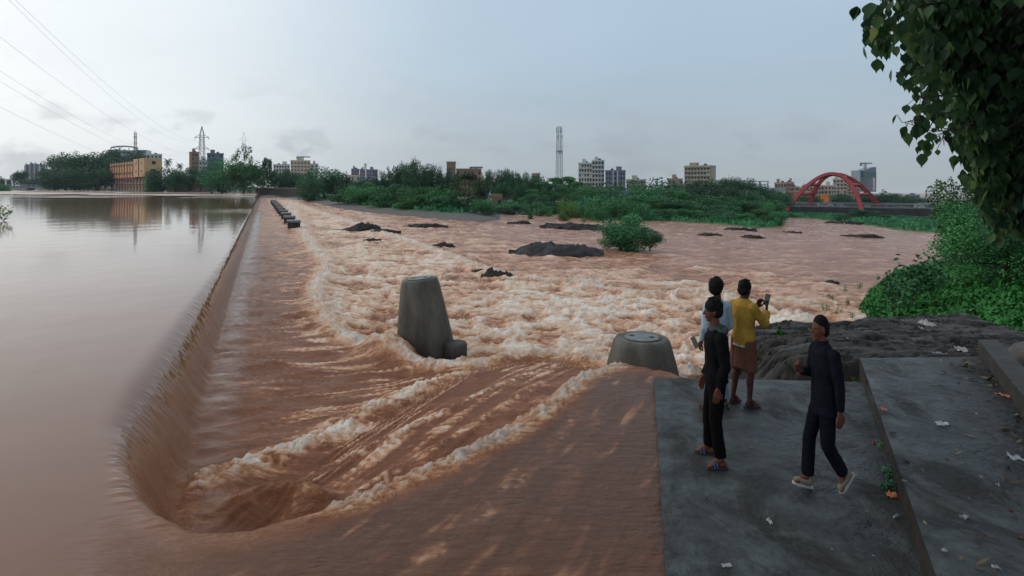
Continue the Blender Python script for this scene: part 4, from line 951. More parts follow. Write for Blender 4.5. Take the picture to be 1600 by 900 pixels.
zt = EYE - (304 - HY) / F * Yh - tz(x, Yh); MB().box(-2.1, 2.1, -.1, .1, zt - 4.2, zt).build('panel', m_orange, e)
for s_ in (-1, 1): MB().box(s_ * 1.5 - .12, s_ * 1.5 + .12, .11, .35, 0, zt - .2).build('post', m_dsteel, e)

# lattice masts and pylons
def lattice(m, w0, w1, h, n, r):
    for k in range(4):
        sx, sy = (1, 1, -1, -1)[k], (1, -1, -1, 1)[k]; m.tube([(sx * w0, sy * w0, 0), (sx * w1, sy * w1, h)], r, 4)
    for i in range(n):
        z0_, z1_ = h * i / n, h * (i + 1) / n; a, b_ = w0 + (w1 - w0) * i / n, w0 + (w1 - w0) * (i + 1) / n
        for sx in (-1, 1):
            m.tube([(sx * a, -a, z0_), (sx * b_, b_, z1_)], r * .6, 3); m.tube([(-a, sx * a, z0_), (b_, sx * b_, z1_)], r * .6, 3)
            m.tube([(a, sx * a, z0_), (-b_, sx * b_, z1_)], r * .6, 3); m.tube([(sx * b_, -b_, z1_), (sx * b_, b_, z1_)], r * .5, 3); m.tube([(-b_, sx * b_, z1_), (b_, sx * b_, z1_)], r * .5, 3)
Yt = 260; x = (874 - 800) / F * Yt; e = empty('telecom_tower', (x, Yt, 0), .3, 'tall grey lattice telecom tower above the trees in the middle', 'tower'); h = EYE - (198 - HY) / F * Yt
m = MB(); lattice(m, 1.3, .85, h, 13, .10); m.build('lattice', m_dsteel, e)
an_ = MB().box(-.15, .15, -.12, .12, -.9, .9).mesh('antenna_panel'); an_.materials.append(m_grey)
for z in (h - 1.5, h - 4.6, h - 11.5):
    for k in range(3): o = link('antenna_panel', an_, None, e); a = k * 2.09 + z; o.location = (1.25 * math.cos(a), 1.25 * math.sin(a), z)
MB().lathe([(1.6, 0), (1.6, .12)], 12).build('platform', m_dsteel, e).location = (0, 0, h - 11)
Yt = 480; x = (211.5 - 800) / F * Yt; e = empty('lattice_mast', (x, Yt, 0), .3, 'thin lattice mast behind the yellow block', 'mast'); h = EYE - (207 - HY) / F * Yt
m = MB(); lattice(m, .9, .7, h, 16, .13); m.build('lattice', m_dsteel, e); m = MB(); m.tube([(0, 0, h), (0, 0, h + 2.5)], .1, 4); m.build('spike', m_dsteel, e)
for z in (h - 4, h - 9, h - 14): MB().box(-1.2, 1.2, -1.2, 1.2, z, z + .5).build('antenna_ring', m_dsteel, e)
def pylon(px, top, Y, label, arms, r=.2):
    x = (px - 800) / F * Y; h = EYE - (top - HY) / F * Y; e = empty('power_pylon', (x, Y, 0), .25, label, 'pylon')
    m = MB(); lattice(m, h * .055, h * .026, h * .86, 12, r * .8); 
    for s_ in ((1, 1), (1, -1), (-1, -1), (-1, 1)): m.tube([(s_[0] * h * .028, s_[1] * h * .028, h * .86), (0, 0, h)], r, 4)
    m.build('lattice', m_dsteel, e); tips = []
    for k, (fz, fw) in enumerate(arms):
        a = MB(); w_ = h * fw; z = h * fz
        for s_ in (-1, 1): 
            a.tube([(s_ * h * .03, 0, z), (s_ * w_, 0, z + h * .004)], r * .9, 4); a.tube([(s_ * h * .03, 0, z + h * .045), (s_ * w_, 0, z + h * .004)], r * .7, 4); a.tube([(s_ * w_, 0, z), (s_ * w_, 0, z - h * .03)], r * .9, 4)
            tips.append(Vector((x + s_ * w_, Y, z - h * .03)))
        a.build('cross_arm', m_dsteel, e)
    return tips
tips = pylon(315.5, 197, 400, 'tall lattice power pylon left of the open thin tree', [(.82, .10), (.64, .10), (.47, .105)])
pylon(381, 206, 900, 'very faint distant pylon behind the open thin tree', [(.85, .08), (.7, .08)], .1)
# cables from the pylon towards and over the viewer's left
m_cable = mat('cable', (.5, .51, .52), .6)
for i, (tp, (ex, ey, ez), l_) in enumerate(zip([tips[1], tips[0], tips[3], tips[2], tips[5], tips[4]], [(-62, 62, 31.2), (-64, 64.5, 31.4), (-70, 70, 27), (-80, 80, 24.6), (-83, 83, 23.6), (-92, 92, 20.8)],
    ['uppermost thin power cable crossing the pale sky at top left', 'second power cable from the top, just under the uppermost', 'third power cable from the top of the pale sky', 'fourth power cable from the top of the pale sky', 'fifth power cable from the top, below the close pair', 'lowest of the thin power cables crossing the pale sky'])):
    a = Vector((ex, ey, ez)); pts = []
    for k in range(41):
        t_ = k / 40; p = a.lerp(tp, t_); p.z -= 4 * 9.0 * t_ * (1 - t_); pts.append(p)
    o = MB().tube(pts, .022, 4).build('power_cable', m_cable); tag(o, l_, 'cable', 'power cables over the reservoir')
# rooftop cranes
def crane(px, top, Y, w, label):
    x = (px - 800) / F * Y; h = EYE - (top - HY) / F * Y; e = empty('tower_crane', (x, Y, 0), 0, label, 'crane')
    m = MB(); lattice(m, .7, .7, h, 16, .12); m.build('mast', m_dsteel, e); MB().box(-w * .45, w * .55, -.4, .4, h, h + .9).build('jib', m_dsteel, e); MB().box(-w * .45, -w * .3, -.6, .6, h - 1.5, h).build('counterweight', m_conc, e)
crane(473, 246, 505, 12, 'crane over the pale block behind the trees'); crane(743, 263, 305, 7, 'small crane above the long flat brown building'); crane(1352, 256, 448, 9, 'crane on top of the teal glass tower'); crane(571, 257, 565, 2, 'thin mast between the violet grey blocks')
# railway gantry
Yq = 230
for i, (a, b_) in enumerate([(1172, 1188), (1188, 1201)]):
    xa, xb = (a - 800) / F * Yq, (b_ - 800) / F * Yq; zt = EYE - (284 - HY) / F * Yq; e = empty('rail_gantry', (xa, Yq, 0), 0, ['left steel gantry frame above the dark hillside trees', 'right steel gantry frame above the dark hillside trees'][i], 'gantry')
    for x in (0, xb - xa - .3): MB().box(x - .15, x + .15, -.15, .15, -2, zt).build('post', m_dsteel, e)
    m = MB().box(-.2, xb - xa, -.15, .15, zt, zt + .3).box(-.2, xb - xa, -.1, .1, zt - 1.1, zt - .9); m.build('beam', m_dsteel, e)
# ---------------------------------------------------------------- rocks
m_rock = mat('wet_dark_rock', (.055, .050, .047), .55, bump=.16, bscale=2.5, col2=(.022, .020, .021), scale=1.2, rough2=.8, detail=9, spec=.25)
m_ledge = mat('ledge_rock', (.062, .053, .045), .40, bump=.05, bscale=6, col2=(.022, .019, .017), scale=1.6, rough2=.8, detail=9, stretch=(.5, 1.6, 1), spec=.25)
def rock_mesh(name, wx, wy, h, seed, n=64, profile=None, strata=.0, ang=0.0):
    """a rock as a fractured heightfield falling off under the water"""
    rs = np.random.RandomState(seed); gx = np.linspace(-1, 1, n); A, B = np.meshgrid(gx, gx)
    r = np.sqrt(A ** 2 + B ** 2) + .28 * fbm(A * 1.7 + seed, B * 1.7, 3)
    base = np.clip(1 - r ** 2.0, -.6, 1)
    z = np.where(base > 0, base ** .55, base * 1.2)
    z = z * (.72 + .55 * fbm(A * 1.4 + seed * 3, B * 1.4, 3)) 
    x, y = A * wx, B * wy
    c = fbm(x / (.30 * wx) + seed, y / (.35 * wy), 4, .6); z = z + .26 * c + .22 * (np.floor(c * 5) / 5) + .06 * fbm(A * 9, B * 9 + seed, 3, .6)
    if profile is not None: z = z * profile(A)
    x = x + .05 * wx * fbm(A * 3 + 9, B * 3, 2); 
    ii = np.arange(n * n).reshape(n, n); q = np.stack([ii[:-1, :-1], ii[:-1, 1:], ii[1:, 1:], ii[1:, :-1]], -1).reshape(-1, 4)
    me = mesh_np(name, np.stack([x.ravel(), y.ravel(), (z * h).ravel()], 1), q, smooth=False)
    return me
def rock(name, label, px, pyb, wpx, hpx, seed, depth=1.0, group=None, profile=None, m=None):
    x, y = G(px, pyb); z = float(wbase(np.array([x]), np.array([y]))[0][0]); w = wpx / F * y / 2; h = hpx / F * y
    wy = w * depth
    o = link(name, rock_mesh(name, w * 1.15, wy, h, seed, profile=profile), m or m_rock); o.location = (x, y + wy * .5, z - .04); o.rotation_euler = (0, 0, math.atan2(-x, y) * .8)
    return tag(o, label, 'rock', group)
rock('river_rock', 'large flat dark rock in mid river left of the lone flooded bush', 872, 399, 132, 20, 3, .9)
rock('river_rock', 'humped dark rock in the foam, largest of the rocks right of the concrete block row', 556, 361, 66, 19, 11, .55, profile=lambda A: np.clip(.62 + .55 * A, .25, 1.15))
rock('river_rock', 'long low rock trailing right from the humped rock', 600, 364, 44, 7, 5, .35)
rock('river_rock', 'small low rock washed by foam below the humped rock', 581, 377, 28, 6, 6, .5)
rock('river_rock', 'low two lobed rock off the tip of the rock shelf', 664, 355, 62, 7, 8, .35)
rock('river_rock', 'small flat topped rock alone in the rapids below the two lobed rock', 691, 386, 34, 8, 9, .4)
rock('river_rock', 'broken wet rock in the foam behind the tall concrete drum', 776, 436, 48, 18, 21, .5)
rock('river_rock', 'light grey wet rock beside the broken rock, half under water', 752, 428, 34, 9, 14, .6)
rock('river_rock', 'long flat rock shelf on the water between the tufts of bush', 892, 358, 92, 11, 12, .5)
rock('river_rock', 'flat reef left of the tiny tuft of bush', 812, 350, 34, 6, 13, .4)
rock('river_rock', 'thin low reef right of the lone flooded bush', 1018, 363, 20, 4, 15, .4)
rock('river_rock', 'low dark reef before the small pale bush', 1109, 368, 34, 5, 16, .35)
rock('river_rock', 'upper reef of the pair in front of the yellowish dome bush', 1158, 360, 42, 6, 17, .3)
rock('river_rock', 'lower reef of the pair in front of the yellowish dome bush', 1176, 372, 36, 6, 18, .3)
rock('river_rock', 'thin reef just off the tip of the left bank', 1238, 364, 26, 4, 19, .3)
rock('river_rock', 'long dark reef before the shoal on the right of the river', 1350, 371, 54, 6, 20, .25)
rock('river_rock', 'dark reef at the left tip of the shoal under the bridge', 1322, 350, 50, 6, 22, .3)
x_, y_ = G(1299, 443); o = link('driftwood', rock_mesh('driftwood', .38, .10, .16, 31, 24), m_rock); o.location = (x_, y_, float(wbase(np.array([x_]), np.array([y_]))[0][0]) + .03); tag(o, 'small dark snag poking from the brown water behind the walking person', 'snag')

# the long ledge behind the slabs
n1, n2 = 260, 96
U, V = np.meshgrid(np.linspace(0, 1, n1), np.linspace(0, 1, n2))
xl = 3.55 + U * 6.3; front = 9.35 - .50 * ss(0, .25, U) + .10 * fbm(U * 6, U * 0, 3); back = 11.6 + 1.0 * ss(0, .35, U) + 1.2 * ss(.5, 1, U) - 1.3 * (1 - ss(0, .18, U))
yl = front + (back - front) * V
hump = np.minimum(ss(0, .10, V), 1) * (1 - .55 * ss(.72, 1, V)) * ss(-.02, .18, U)
top = .02 + .10 * ss(.1, .35, U) - .06 * ss(.6, 1, U)
zl = -.95 + (top + .95) * hump
rt_ = fbm(xl / 1.6, yl / .42, 4, .6, 3); cr = np.abs(fbm(xl / 1.1 + .4 * rt_, yl / .30, 4, .55, 8))
zl = zl + hump * (.10 * rt_ - .20 * np.exp(-(cr / .045) ** 2) + .05 * np.floor((rt_ + 1) * 5) / 5 - .25 * .2) + .035 * fbm(xl / .22, yl / .10, 4, .65)
ii = np.arange(n1 * n2).reshape(n2, n1); q = np.stack([ii[:-1, :-1], ii[:-1, 1:], ii[1:, 1:], ii[1:, :-1]], -1).reshape(-1, 4)
lg = link('rock_ledge', mesh_np('rock_ledge', np.stack([xl.ravel(), yl.ravel(), zl.ravel()], 1), q, smooth=False), m_ledge)
tag(lg, 'long cracked dark rock ledge lying behind the two slabs', 'rock')

# ---------------------------------------------------------------- concrete drums and the row of blocks
m_drum = mat('stained_concrete', (.105, .098, .075), .6, bump=.015, bscale=18, col2=(.042, .036, .028), scale=2.2, detail=9, stretch=(1, 1, .35), rough2=.75)
t = m_drum.node_tree; K = t.links; b_ = t.nodes['Principled BSDF']; src = b_.inputs['Base Color'].links[0].from_socket; tcw = N(t, 'ShaderNodeTexCoord'); sp_ = N(t, 'ShaderNodeSeparateXYZ'); K.new(tcw.outputs['Object'], sp_.inputs[0])
st_ = noise_at(3.0, 0, (1, 1, .18), 7, .7, 5); zz = mth('ADD', sp_.outputs[2], mth('MULTIPLY', mth('SUBTRACT', st_, .5), 1.6))
wetr = ramp(t, [(.0, .42), (.22, .60), (.5, 1.0), (.75, 1.25)], mth('MULTIPLY', mth('ADD', zz, 1.3), .62))
mm_ = N(t, 'ShaderNodeMixRGB', blend_type='MULTIPLY', in_0=1.0); K.new(src, mm_.inputs[1]); K.new(wetr.outputs[0], mm_.inputs[2]); K.new(mm_.outputs[0], b_.inputs['Base Color'])
m_cap = mat('cap_concrete', (.17, .18, .17), .5, bump=.008, bscale=20, col2=(.10, .105, .10), scale=4)
def drum(label, x, y, zb, zt, rb, rt, ln=(0, 0)):
    e = empty('concrete_drum', (x, y, 0), 0, label, 'drum'); e.rotation_euler = (ln[0], ln[1], 0)
    H = zt - zb; pr = [(rb * 1.06, zb - .6), (rb, zb)] + [(rb + (rt - rb) * (k ** 1.25), zb + H * k) for k in np.linspace(.06, .93, 14)] + [(rt * .985, zt - .035), (rt * .95, zt - .008), (rt * .90, zt)]
    o = MB().lathe(pr, 56).build('body', m_drum, e, True)
    ring = MB().lathe([(rt * .70, zt + .001), (rt * .70, zt + .016), (rt * .665, zt + .018), (rt * .665, zt + .004)], 48).build('lid_ring', m_drum, e, True)
    lid = MB().lathe([(rt * .645, zt + .001), (rt * .645, zt + .014), (rt * .63, zt + .018)], 48).build('lid', m_cap, e)
    for s_ in (-1, 1): MB().lathe([(.045, zt + .0185), (.045, zt + .024)], 16, (s_ * rt * .34, -s_ * rt * .12)).build('bolt_hole', m_rock, lid)
    return e
drum('short wide concrete drum at the corner of the slab, water curling round it', 2.42, 10.75, -1.0, .02, .74, .50)
drum('tall leaning concrete drum standing alone in the foaming water', -2.30, 14.6, -1.6, .50, .76, .46, (0, math.radians(-5)))
sx, sy = WP(712, 528, 14.2)[:2]
o = MB().lathe([(.28, -1.7), (.28, -1.06), (.25, -1.01), (.15, -1.0)], 28).build('pipe_stub', m_drum, None, True); o.location = (sx, sy, 0); tag(o, 'low round pipe stub against the right foot of the tall drum', 'pipe')
p0, p1 = G(459, 357), G(427, 318)
for i in range(11):
    k = (i / 10) ** 1.0; x = p0[0] + (p1[0] - p0[0]) * k; y = p0[1] + (p1[1] - p0[1]) * k; z = float(wbase(np.array([x]), np.array([y]))[0][0])
    e = empty('concrete_block', (x, y, z), math.atan2(CSL, 1) * -1 * 0 + .39, None, 'concrete block', 'concrete blocks standing in a row in the rapids'); e['label'] = 'dark pale-topped block, %s of the row at the weir foot' % ('nearest' if i == 0 else 'farthest' if i == 10 else ORD[i] + ' nearest')
    MB().box(-.55, .55, -.9, .9, -1, .62).build('base', m_rock, e); MB().box(-.60, .60, -.95, .95, .622, .80).build('cap', m_cap, e)

# ---------------------------------------------------------------- people
class SB(MB):
    def ell(s, c, r, M=None, n=16):
        c = Vector(c); v = []; 
        for i in range(1, n):
            ph = math.pi * i / n
            for k in range(n): th = 2 * math.pi * k / n; p = Vector((r[0] * math.sin(ph) * math.cos(th), r[1] * math.sin(ph) * math.sin(th), r[2] * math.cos(ph))) + c; v.append(M @ p if M else p)
        t0, t1 = Vector((0, 0, r[2])) + c, Vector((0, 0, -r[2])) + c; v += [M @ t0, M @ t1] if M else [t0, t1]
        f = [(i * n + k, (i + 1) * n + k, (i + 1) * n + (k + 1) % n, i * n + (k + 1) % n) for i in range(n - 2) for k in range(n)]
        a = (n - 1) * n; f += [(a, k, (k + 1) % n) for k in range(n)] + [(a + 1, (n - 2) * n + (k + 1) % n, (n - 2) * n + k) for k in range(n)]
        return s.add(v, f)
    def cone(s, p0, r0, p1, r1, M=None, n=12, flat=(False, False)):
        p0, p1 = Vector(p0), Vector(p1)
        if M: p0, p1 = M @ p0, M @ p1
        d = (p1 - p0); Ln = d.length; d = d / (Ln + 1e-9); up = Vector((0, 0, 1)) if abs(d.z) < .9 else Vector((1, 0, 0)); a = d.cross(up).normalized(); b = a.cross(d)
        rings = []
        if not flat[0]: rings += [(p0 - d * r0 * math.cos(t), r0 * math.sin(t)) for t in (.25, .6, 1.0)]
        rings += [(p0, r0), (p1, r1)]
        if not flat[1]: rings += [(p1 + d * r1 * math.sin(t), r1 * math.cos(t)) for t in (.5, 1.0, 1.3)]
        v = [c + (a * math.cos(2 * math.pi * k / n) + b * math.sin(2 * math.pi * k / n)) * r for c, r in rings for k in range(n)]
        f = [(i * n + k, i * n + (k + 1) % n, (i + 1) * n + (k + 1) % n, (i + 1) * n + k) for i in range(len(rings) - 1) for k in range(n)] + [tuple(reversed(range(n))), tuple(range(len(v) - n, len(v)))]
        return s.add(v, f)
    def loft(s, rings, n=24):
        """rings: (center, rx, ry) horizontal ellipses, bottom to top"""
        v = [Vector(c) + Vector((rx * math.cos(2 * math.pi * k / n), ry * math.sin(2 * math.pi * k / n), 0)) for c, rx, ry in rings for k in range(n)]
        f = [(i * n + k, i * n + (k + 1) % n, (i + 1) * n + (k + 1) % n, (i + 1) * n + k) for i in range(len(rings) - 1) for k in range(n)] + [tuple(reversed(range(n))), tuple(range(len(v) - n, len(v)))]
        return s.add(v, f)
def skin(sb, name, m, parent, voxel=.007, smooth=3, fold=0.0, fs=.09, fstr=(1, 1, 1), seed=0):
    me = sb.mesh(name); o = bpy.data.objects.new(name, me); C.objects.link(o)
    r = o.modifiers.new('r', 'REMESH'); r.mode = 'VOXEL'; r.voxel_size = voxel; r.adaptivity = 0
    if smooth: sm_ = o.modifiers.new('s', 'SMOOTH'); sm_.iterations = smooth; sm_.factor = .6
    bpy.context.view_layer.update(); dg = bpy.context.evaluated_depsgraph_get(); me2 = bpy.data.meshes.new_from_object(o.evaluated_get(dg))
    bpy.data.objects.remove(o)
    if fold:
        n = len(me2.vertices); co = np.zeros(n * 3, np.float32); me2.vertices.foreach_get('co', co); co = co.reshape(-1, 3); no = np.zeros(n * 3, np.float32); me2.vertices.foreach_get('normal', no); no = no.reshape(-1, 3)
        a = co[:, 0] + co[:, 1] * 1.3; d = fbm(a / fs * fstr[0] + seed, co[:, 2] / fs * fstr[2] + seed * 2.1, 3, .5) + .6 * fbm((co[:, 0] - co[:, 1]) / fs * .8, co[:, 2] / fs * .6 * fstr[2] + 4, 2)
        co = co + no * (d * fold)[:, None]; me2.vertices.foreach_set('co', co.ravel()); me2.update()
    me2.polygons.foreach_set('use_smooth', np.ones(len(me2.polygons), dtype=bool)); me2.name = name
    return link(name, me2, m, parent)
def skinmat(name, c): return mat(name, c, .62, bump=.001, bscale=60, col2=tuple(x * .8 for x in c), scale=5, spec=.25)
def cloth(name, c, r=.85, k=.8): return mat(name, c, r, bump=.0012, bscale=180, col2=tuple(x * k for x in c), scale=9, spec=.10)
m_hair = mat('black_hair', (.007, .006, .0055), .75, spec=.15, bump=.006, bscale=70, col2=(.012, .010, .009), scale=30, stretch=(1, 1, .3)); m_sole = mat('sole', (.04, .03, .03), .7)
m_eye = mat('dark_eye', (.02, .015, .012), .15); m_skin1 = skinmat('brown_skin', (.120, .045, .026)); m_skin2 = skinmat('dark_brown_skin', (.075, .030, .019)); m_skin3 = skinmat('warm_skin', (.150, .055, .032))
def hand(sb, wrist, d, nrm, curl=.5, thumb=1, spread=.12):
    """palm and five bent fingers; d = direction wrist to knuckles, nrm = back of the hand normal"""
    d = Vector(d).normalized(); nrm = Vector(nrm); nrm = (nrm - d * nrm.dot(d)).normalized(); side = d.cross(nrm) * thumb; w = Vector(wrist)
    for k, (o_, ln, r) in enumerate([(-.030, .070, .0088), (-.010, .080, .0092), (.010, .076, .0090), (.029, .060, .0080)]):
        kn = w + d * (.085 - abs(k - 1.2) * .004) + side * -o_
        sb.cone(w + side * -o_ * .5 + d * .005, .017, kn, .0115)
        a = 0; p = kn; seg = (.46, .30, .24)
        for j in range(3):
            a += curl * (.7, .9, .8)[j]; dr = d * math.cos(a) - nrm * math.sin(a) + side * (-o_ * spread * 10 * .12)
            q_ = p + dr.normalized() * ln * seg[j]; sb.cone(p, r * (1 - .08 * j), q_, r * (1 - .08 * (j + 1))); p = q_
    t0 = w + d * .025 + side * .022; t1 = t0 + (d * .55 + side * .75 - nrm * .35).normalized() * .038; t2 = t1 + (d * .85 + side * .25 - nrm * .55 * curl).normalized() * .030; t3 = t2 + (d * .9 - side * .1 - nrm * .7 * curl).normalized() * .024
    sb.cone(t0, .014, t1, .0115); sb.cone(t1, .0112, t2, .010); sb.cone(t2, .010, t3, .0085)
def head(sb, M):
    sb.ell((-.010, 0, .022), (.094, .077, .100), M); sb.ell((.030, 0, -.015), (.058, .060, .080), M); sb.ell((.034, 0, -.072), (.044, .044, .036), M); sb.ell((.066, 0, -.092), (.016, .020, .014), M)
    sb.cone((.084, 0, .016), .009, (.106, 0, -.022), .0125, M); sb.ell((.094, .012, -.027), (.010, .008, .007), M); sb.ell((.094, -.012, -.027), (.010, .008, .007), M)
    sb.ell((.080, 0, -.052), (.014, .024, .007), M); sb.ell((.078, 0, -.063), (.013, .021, .007), M)
    for s_ in (-1, 1): sb.ell((-.004, s_ * .078, -.008), (.019, .009, .031), M); sb.ell((.070, s_ * .026, .026), (.015, .022, .006), M); sb.ell((.050, s_ * .036, -.022), (.022, .018, .022), M)
def headM(c, yaw, pitch=0, roll=0): return Matrix.Translation(Vector(c)) @ Matrix.Rotation(yaw, 4, 'Z') @ Matrix.Rotation(pitch, 4, 'Y') @ Matrix.Rotation(roll, 4, 'X')
def foot(sb, ankle, yaw, pitch=0, M=None):
    R = Matrix.Translation(Vector(ankle)) @ Matrix.Rotation(yaw, 4, 'Z') @ Matrix.Rotation(pitch, 4, 'Y')
    sb.cone((-.035, 0, -.045), .033, (.10, 0, -.052), .028, R); sb.cone((0, 0, 0), .038, (.09, 0, -.045), .030, R)
    for k in range(5): y = -.034 + .017 * k; sb.cone((.10, y * .9, -.056), .014, (.150 - .012 * abs(k - 3) - .006 * (4 - k), y, -.062), .0105, R)
    return R
def sandal(parent, R, m_strap, name='sandal'):
    so = MB(); pr = [(-.075, -.032), (-.085, 0), (-.075, .032), (0, .036), (.10, .05), (.155, .035), (.168, 0), (.155, -.035), (.10, -.048), (0, -.036)]
    so.prism(pr, -.092, -.070); s = so.build(name, m_sole, parent); s.matrix_local = R
    st = MB(); 
    for x0 in (.055, .085):
        st.tube([(x0 - .01, -.050, -.075), (x0, -.040, -.040), (x0, 0, -.018), (x0, .040, -.036), (x0 - .01, .052, -.075)], .010, 5)
    st.build('strap', m_strap, s)
def shoe(parent, R, m, m_so):
    sb = SB(); sb.cone((-.045, 0, -.040), .043, (.07, 0, -.048), .044); sb.cone((.07, 0, -.050), .044, (.135, 0, -.058), .034); sb.cone((-.03, 0, -.03), .046, (-.015, 0, .01), .045, None, 12, (False, True))
    o = skin(sb, 'shoe', m, parent, .006, 3); o.matrix_local = R
    so = MB(); pr = [(-.085, -.038), (-.097, 0), (-.085, .038), (0, .043), (.10, .050), (.165, .035), (.180, 0), (.165, -.035), (.10, -.050), (0, -.042)]; so.prism(pr, -.100, -.078).build('sole', m_so, o); o.scale = (.90, .88, .95)
    lc = MB()
    for i in range(4): lc.tube([(.03 + .022 * i, -.025, -.004 - .008 * i), (.03 + .022 * i, .025, -.004 - .008 * i)], .005, 5)
    lc.build('lace', m_so, o)
    return o
def hair(parent, M, puff=.0, fade=False, seed=0, m=None):
    sb = SB(); p = puff
    if fade:
        sb.ell((-.015, 0, .060), (.086, .080, .082), M); sb.ell((-.038, 0, .020), (.074, .084, .078), M); sb.ell((-.052, 0, -.028), (.056, .070, .056), M)
    else:
        sb.ell((-.018, 0, .052), (.098 + p, .086 + p, .088 + p), M); sb.ell((-.042, 0, -.005), (.072 + p * .6, .085 + p * .6, .075), M); sb.ell((.022, 0, .092), (.040, .055, .028 + p * .5), M)
        rs = np.random.RandomState(seed)
        for i in range(110):
            th = rs.rand() * 6.28; ph = rs.rand() * 1.35; d = Vector((math.sin(ph) * math.cos(th), math.sin(ph) * math.sin(th), math.cos(ph)))
            
            if d.x > .45: continue
            c = Vector((-.018, 0, .050)) + Vector((d.x * (.090 + p), d.y * (.078 + p), d.z * (.080 + p))); sb.cone(tuple(c), .010, tuple(c + d * .020 + Vector((.012, rs.randn() * .014, rs.randn() * .006))), .004, M, 6)
    return skin(sb, 'hair', m or m_hair, parent, .0055, 0 if not fade else 3, .006 if not fade else .001, .018, seed=seed)
def eyes(parent, M):
    for s_ in (-1, 1): sb = SB(); sb.ell((.076, s_ * .029, .006), (.006, .009, .005), M, 10); sb.build('eye', m_eye, parent, True)
def limb(sb, pts, rad, flat_end=True):
    for i in range(len(pts) - 1): sb.cone(pts[i], rad[i], pts[i + 1], rad[i + 1], None, 14, (False, flat_end and i == len(pts) - 2))

def person(label, X, Y, yaw, sk, legs, arms, head_c, head_yaw, head_pitch=0, torso_dx=0.0, hip=.86, build=1.0):
    """legs/arms: dict of joints for 'L' and 'R' in local space (x forward, y to the person's left)"""
    e = empty('person', (X, Y, 0), yaw, label, 'person'); e.scale = (.92, .89, 1.0); sb = SB(); M = headM(head_c, head_yaw, head_pitch) @ Matrix.Scale(.95, 4); head(sb, M)
    sh = 1.34; nx = head_c[0]
    sb.cone((torso_dx, 0, sh + .02), .062, (nx - .012, head_c[1] * .8, head_c[2] - .07), .052)
    sb.loft([((0, 0, hip - .05), .085, .13), ((0, 0, hip + .05), .095, .145), ((torso_dx * .3, 0, 1.03), .085, .125), ((torso_dx * .7, 0, 1.18), .098, .145), ((torso_dx, 0, 1.30), .090, .15), ((torso_dx, 0, 1.375), .055, .10)])
    R = {}
    for k, lg_ in legs.items():
        sb.cone(lg_['hip'], .078, lg_['knee'], .052); sb.cone(lg_['knee'], .052, lg_['ankle'], .034); mid = Vector(lg_['knee']).lerp(Vector(lg_['ankle']), .32); sb.ell(tuple(mid + Vector((-.018, 0, 0))), (.045, .045, .10))
        R[k] = foot(sb, lg_['ankle'], lg_.get('yaw', 0), lg_.get('pitch', 0))
    for k, a in arms.items():
        sb.cone(a['s'], .047, a['e'], .036); sb.cone(a['e'], .037, a['w'], .024)
        hand(sb, a['w'], a['hd'], a['hn'], a.get('curl', .5), 1 if k == 'R' else -1)
    b_ = skin(sb, 'body', sk, e, .0058, 2); eyes(e, M); return e, M, R
def shirt(e, name, m, arms, z0, z1=1.40, dx=0.0, loose=1.0, sleeve=True, collar=True, hem=1.0, fold=.006, seed=0, roll=None):
    sb = SB(); L_ = loose
    sb.loft([((0, 0, z0), .118 * L_ * hem, .172 * L_ * hem), ((0, 0, z0 + .10), .118 * L_, .170 * L_), ((dx * .3, 0, 1.03), .106 * L_, .152 * L_), ((dx * .7, 0, 1.17), .116 * L_, .168 * L_), ((dx, 0, 1.30), .106 * L_, .172 * L_), ((dx, 0, 1.365), .075, .125), ((dx, 0, z1), .056, .066)])
    for a in arms.values():
        sb.cone(a['s'], .066 * L_, a['e'], .052 * L_)
        w = Vector(a['e']).lerp(Vector(a['w']), a.get('sl', .93)); sb.cone(a['e'], .052 * L_, tuple(w), .040 * L_, None, 14, (False, True))
    return skin(sb, name, m, e, .0075, 4, fold, .085, (1, 1, .55), seed)
def trousers(e, name, m, legs, waist, dx=0, r=(.098, .070, .062), end=.97, fold=.011, seed=0, hipz=.86):
    sb = SB(); sb.loft([((0, 0, hipz - .10), .105, .155), ((0, 0, hipz), .110, .160), ((0, 0, waist), .098, .145)])
    for lg_ in legs.values():
        an = Vector(lg_['knee']).lerp(Vector(lg_['ankle']), lg_.get('end', end)); sb.cone(lg_['hip'], r[0], lg_['knee'], r[1]); sb.cone(lg_['knee'], r[1], tuple(an), r[2], None, 14, (False, True))
    return skin(sb, name, m, e, .0075, 4, fold, .10, (1, 1, .7), seed)
PI = math.pi
# --- young man in black, facing left
legs = {'L': dict(hip=(0, .085, .86), knee=(.03, .12, .47), ankle=(-.02, .15, .095), yaw=.10), 'R': dict(hip=(0, -.085, .86), knee=(.05, -.14, .47), ankle=(.04, -.19, .095), yaw=-.25)}
arms = {'L': dict(s=(-.02, .175, 1.31), e=(-.055, .225, 1.05), w=(.02, .215, .81), hd=(.18, 0, -1), hn=(0, 1, 0), curl=.35), 'R': dict(s=(.0, -.175, 1.31), e=(-.02, -.22, 1.05), w=(.10, -.18, .84), hd=(.35, .1, -1), hn=(0, -1, .2), curl=.5)}
e, M, R = person('young man in a black jacket and black trousers facing left, standing nearest the others', 2.10, 5.93, math.radians(172), m_skin3, legs, arms, (.035, 0, 1.555), .05, .05)
m_blk = cloth('black_jacket_cloth', (.0055, .0055, .0065)); m_blk2 = cloth('black_trouser_cloth', (.003, .003, .0035)); m_hood = cloth('grey_green_hood_cloth', (.085, .105, .095), .9, .3)
shirt(e, 'jacket', m_blk, arms, .84, 1.40, 0, 1.07, seed=1, fold=.015); trousers(e, 'trousers', m_blk2, legs, .98, seed=2, end=.96)
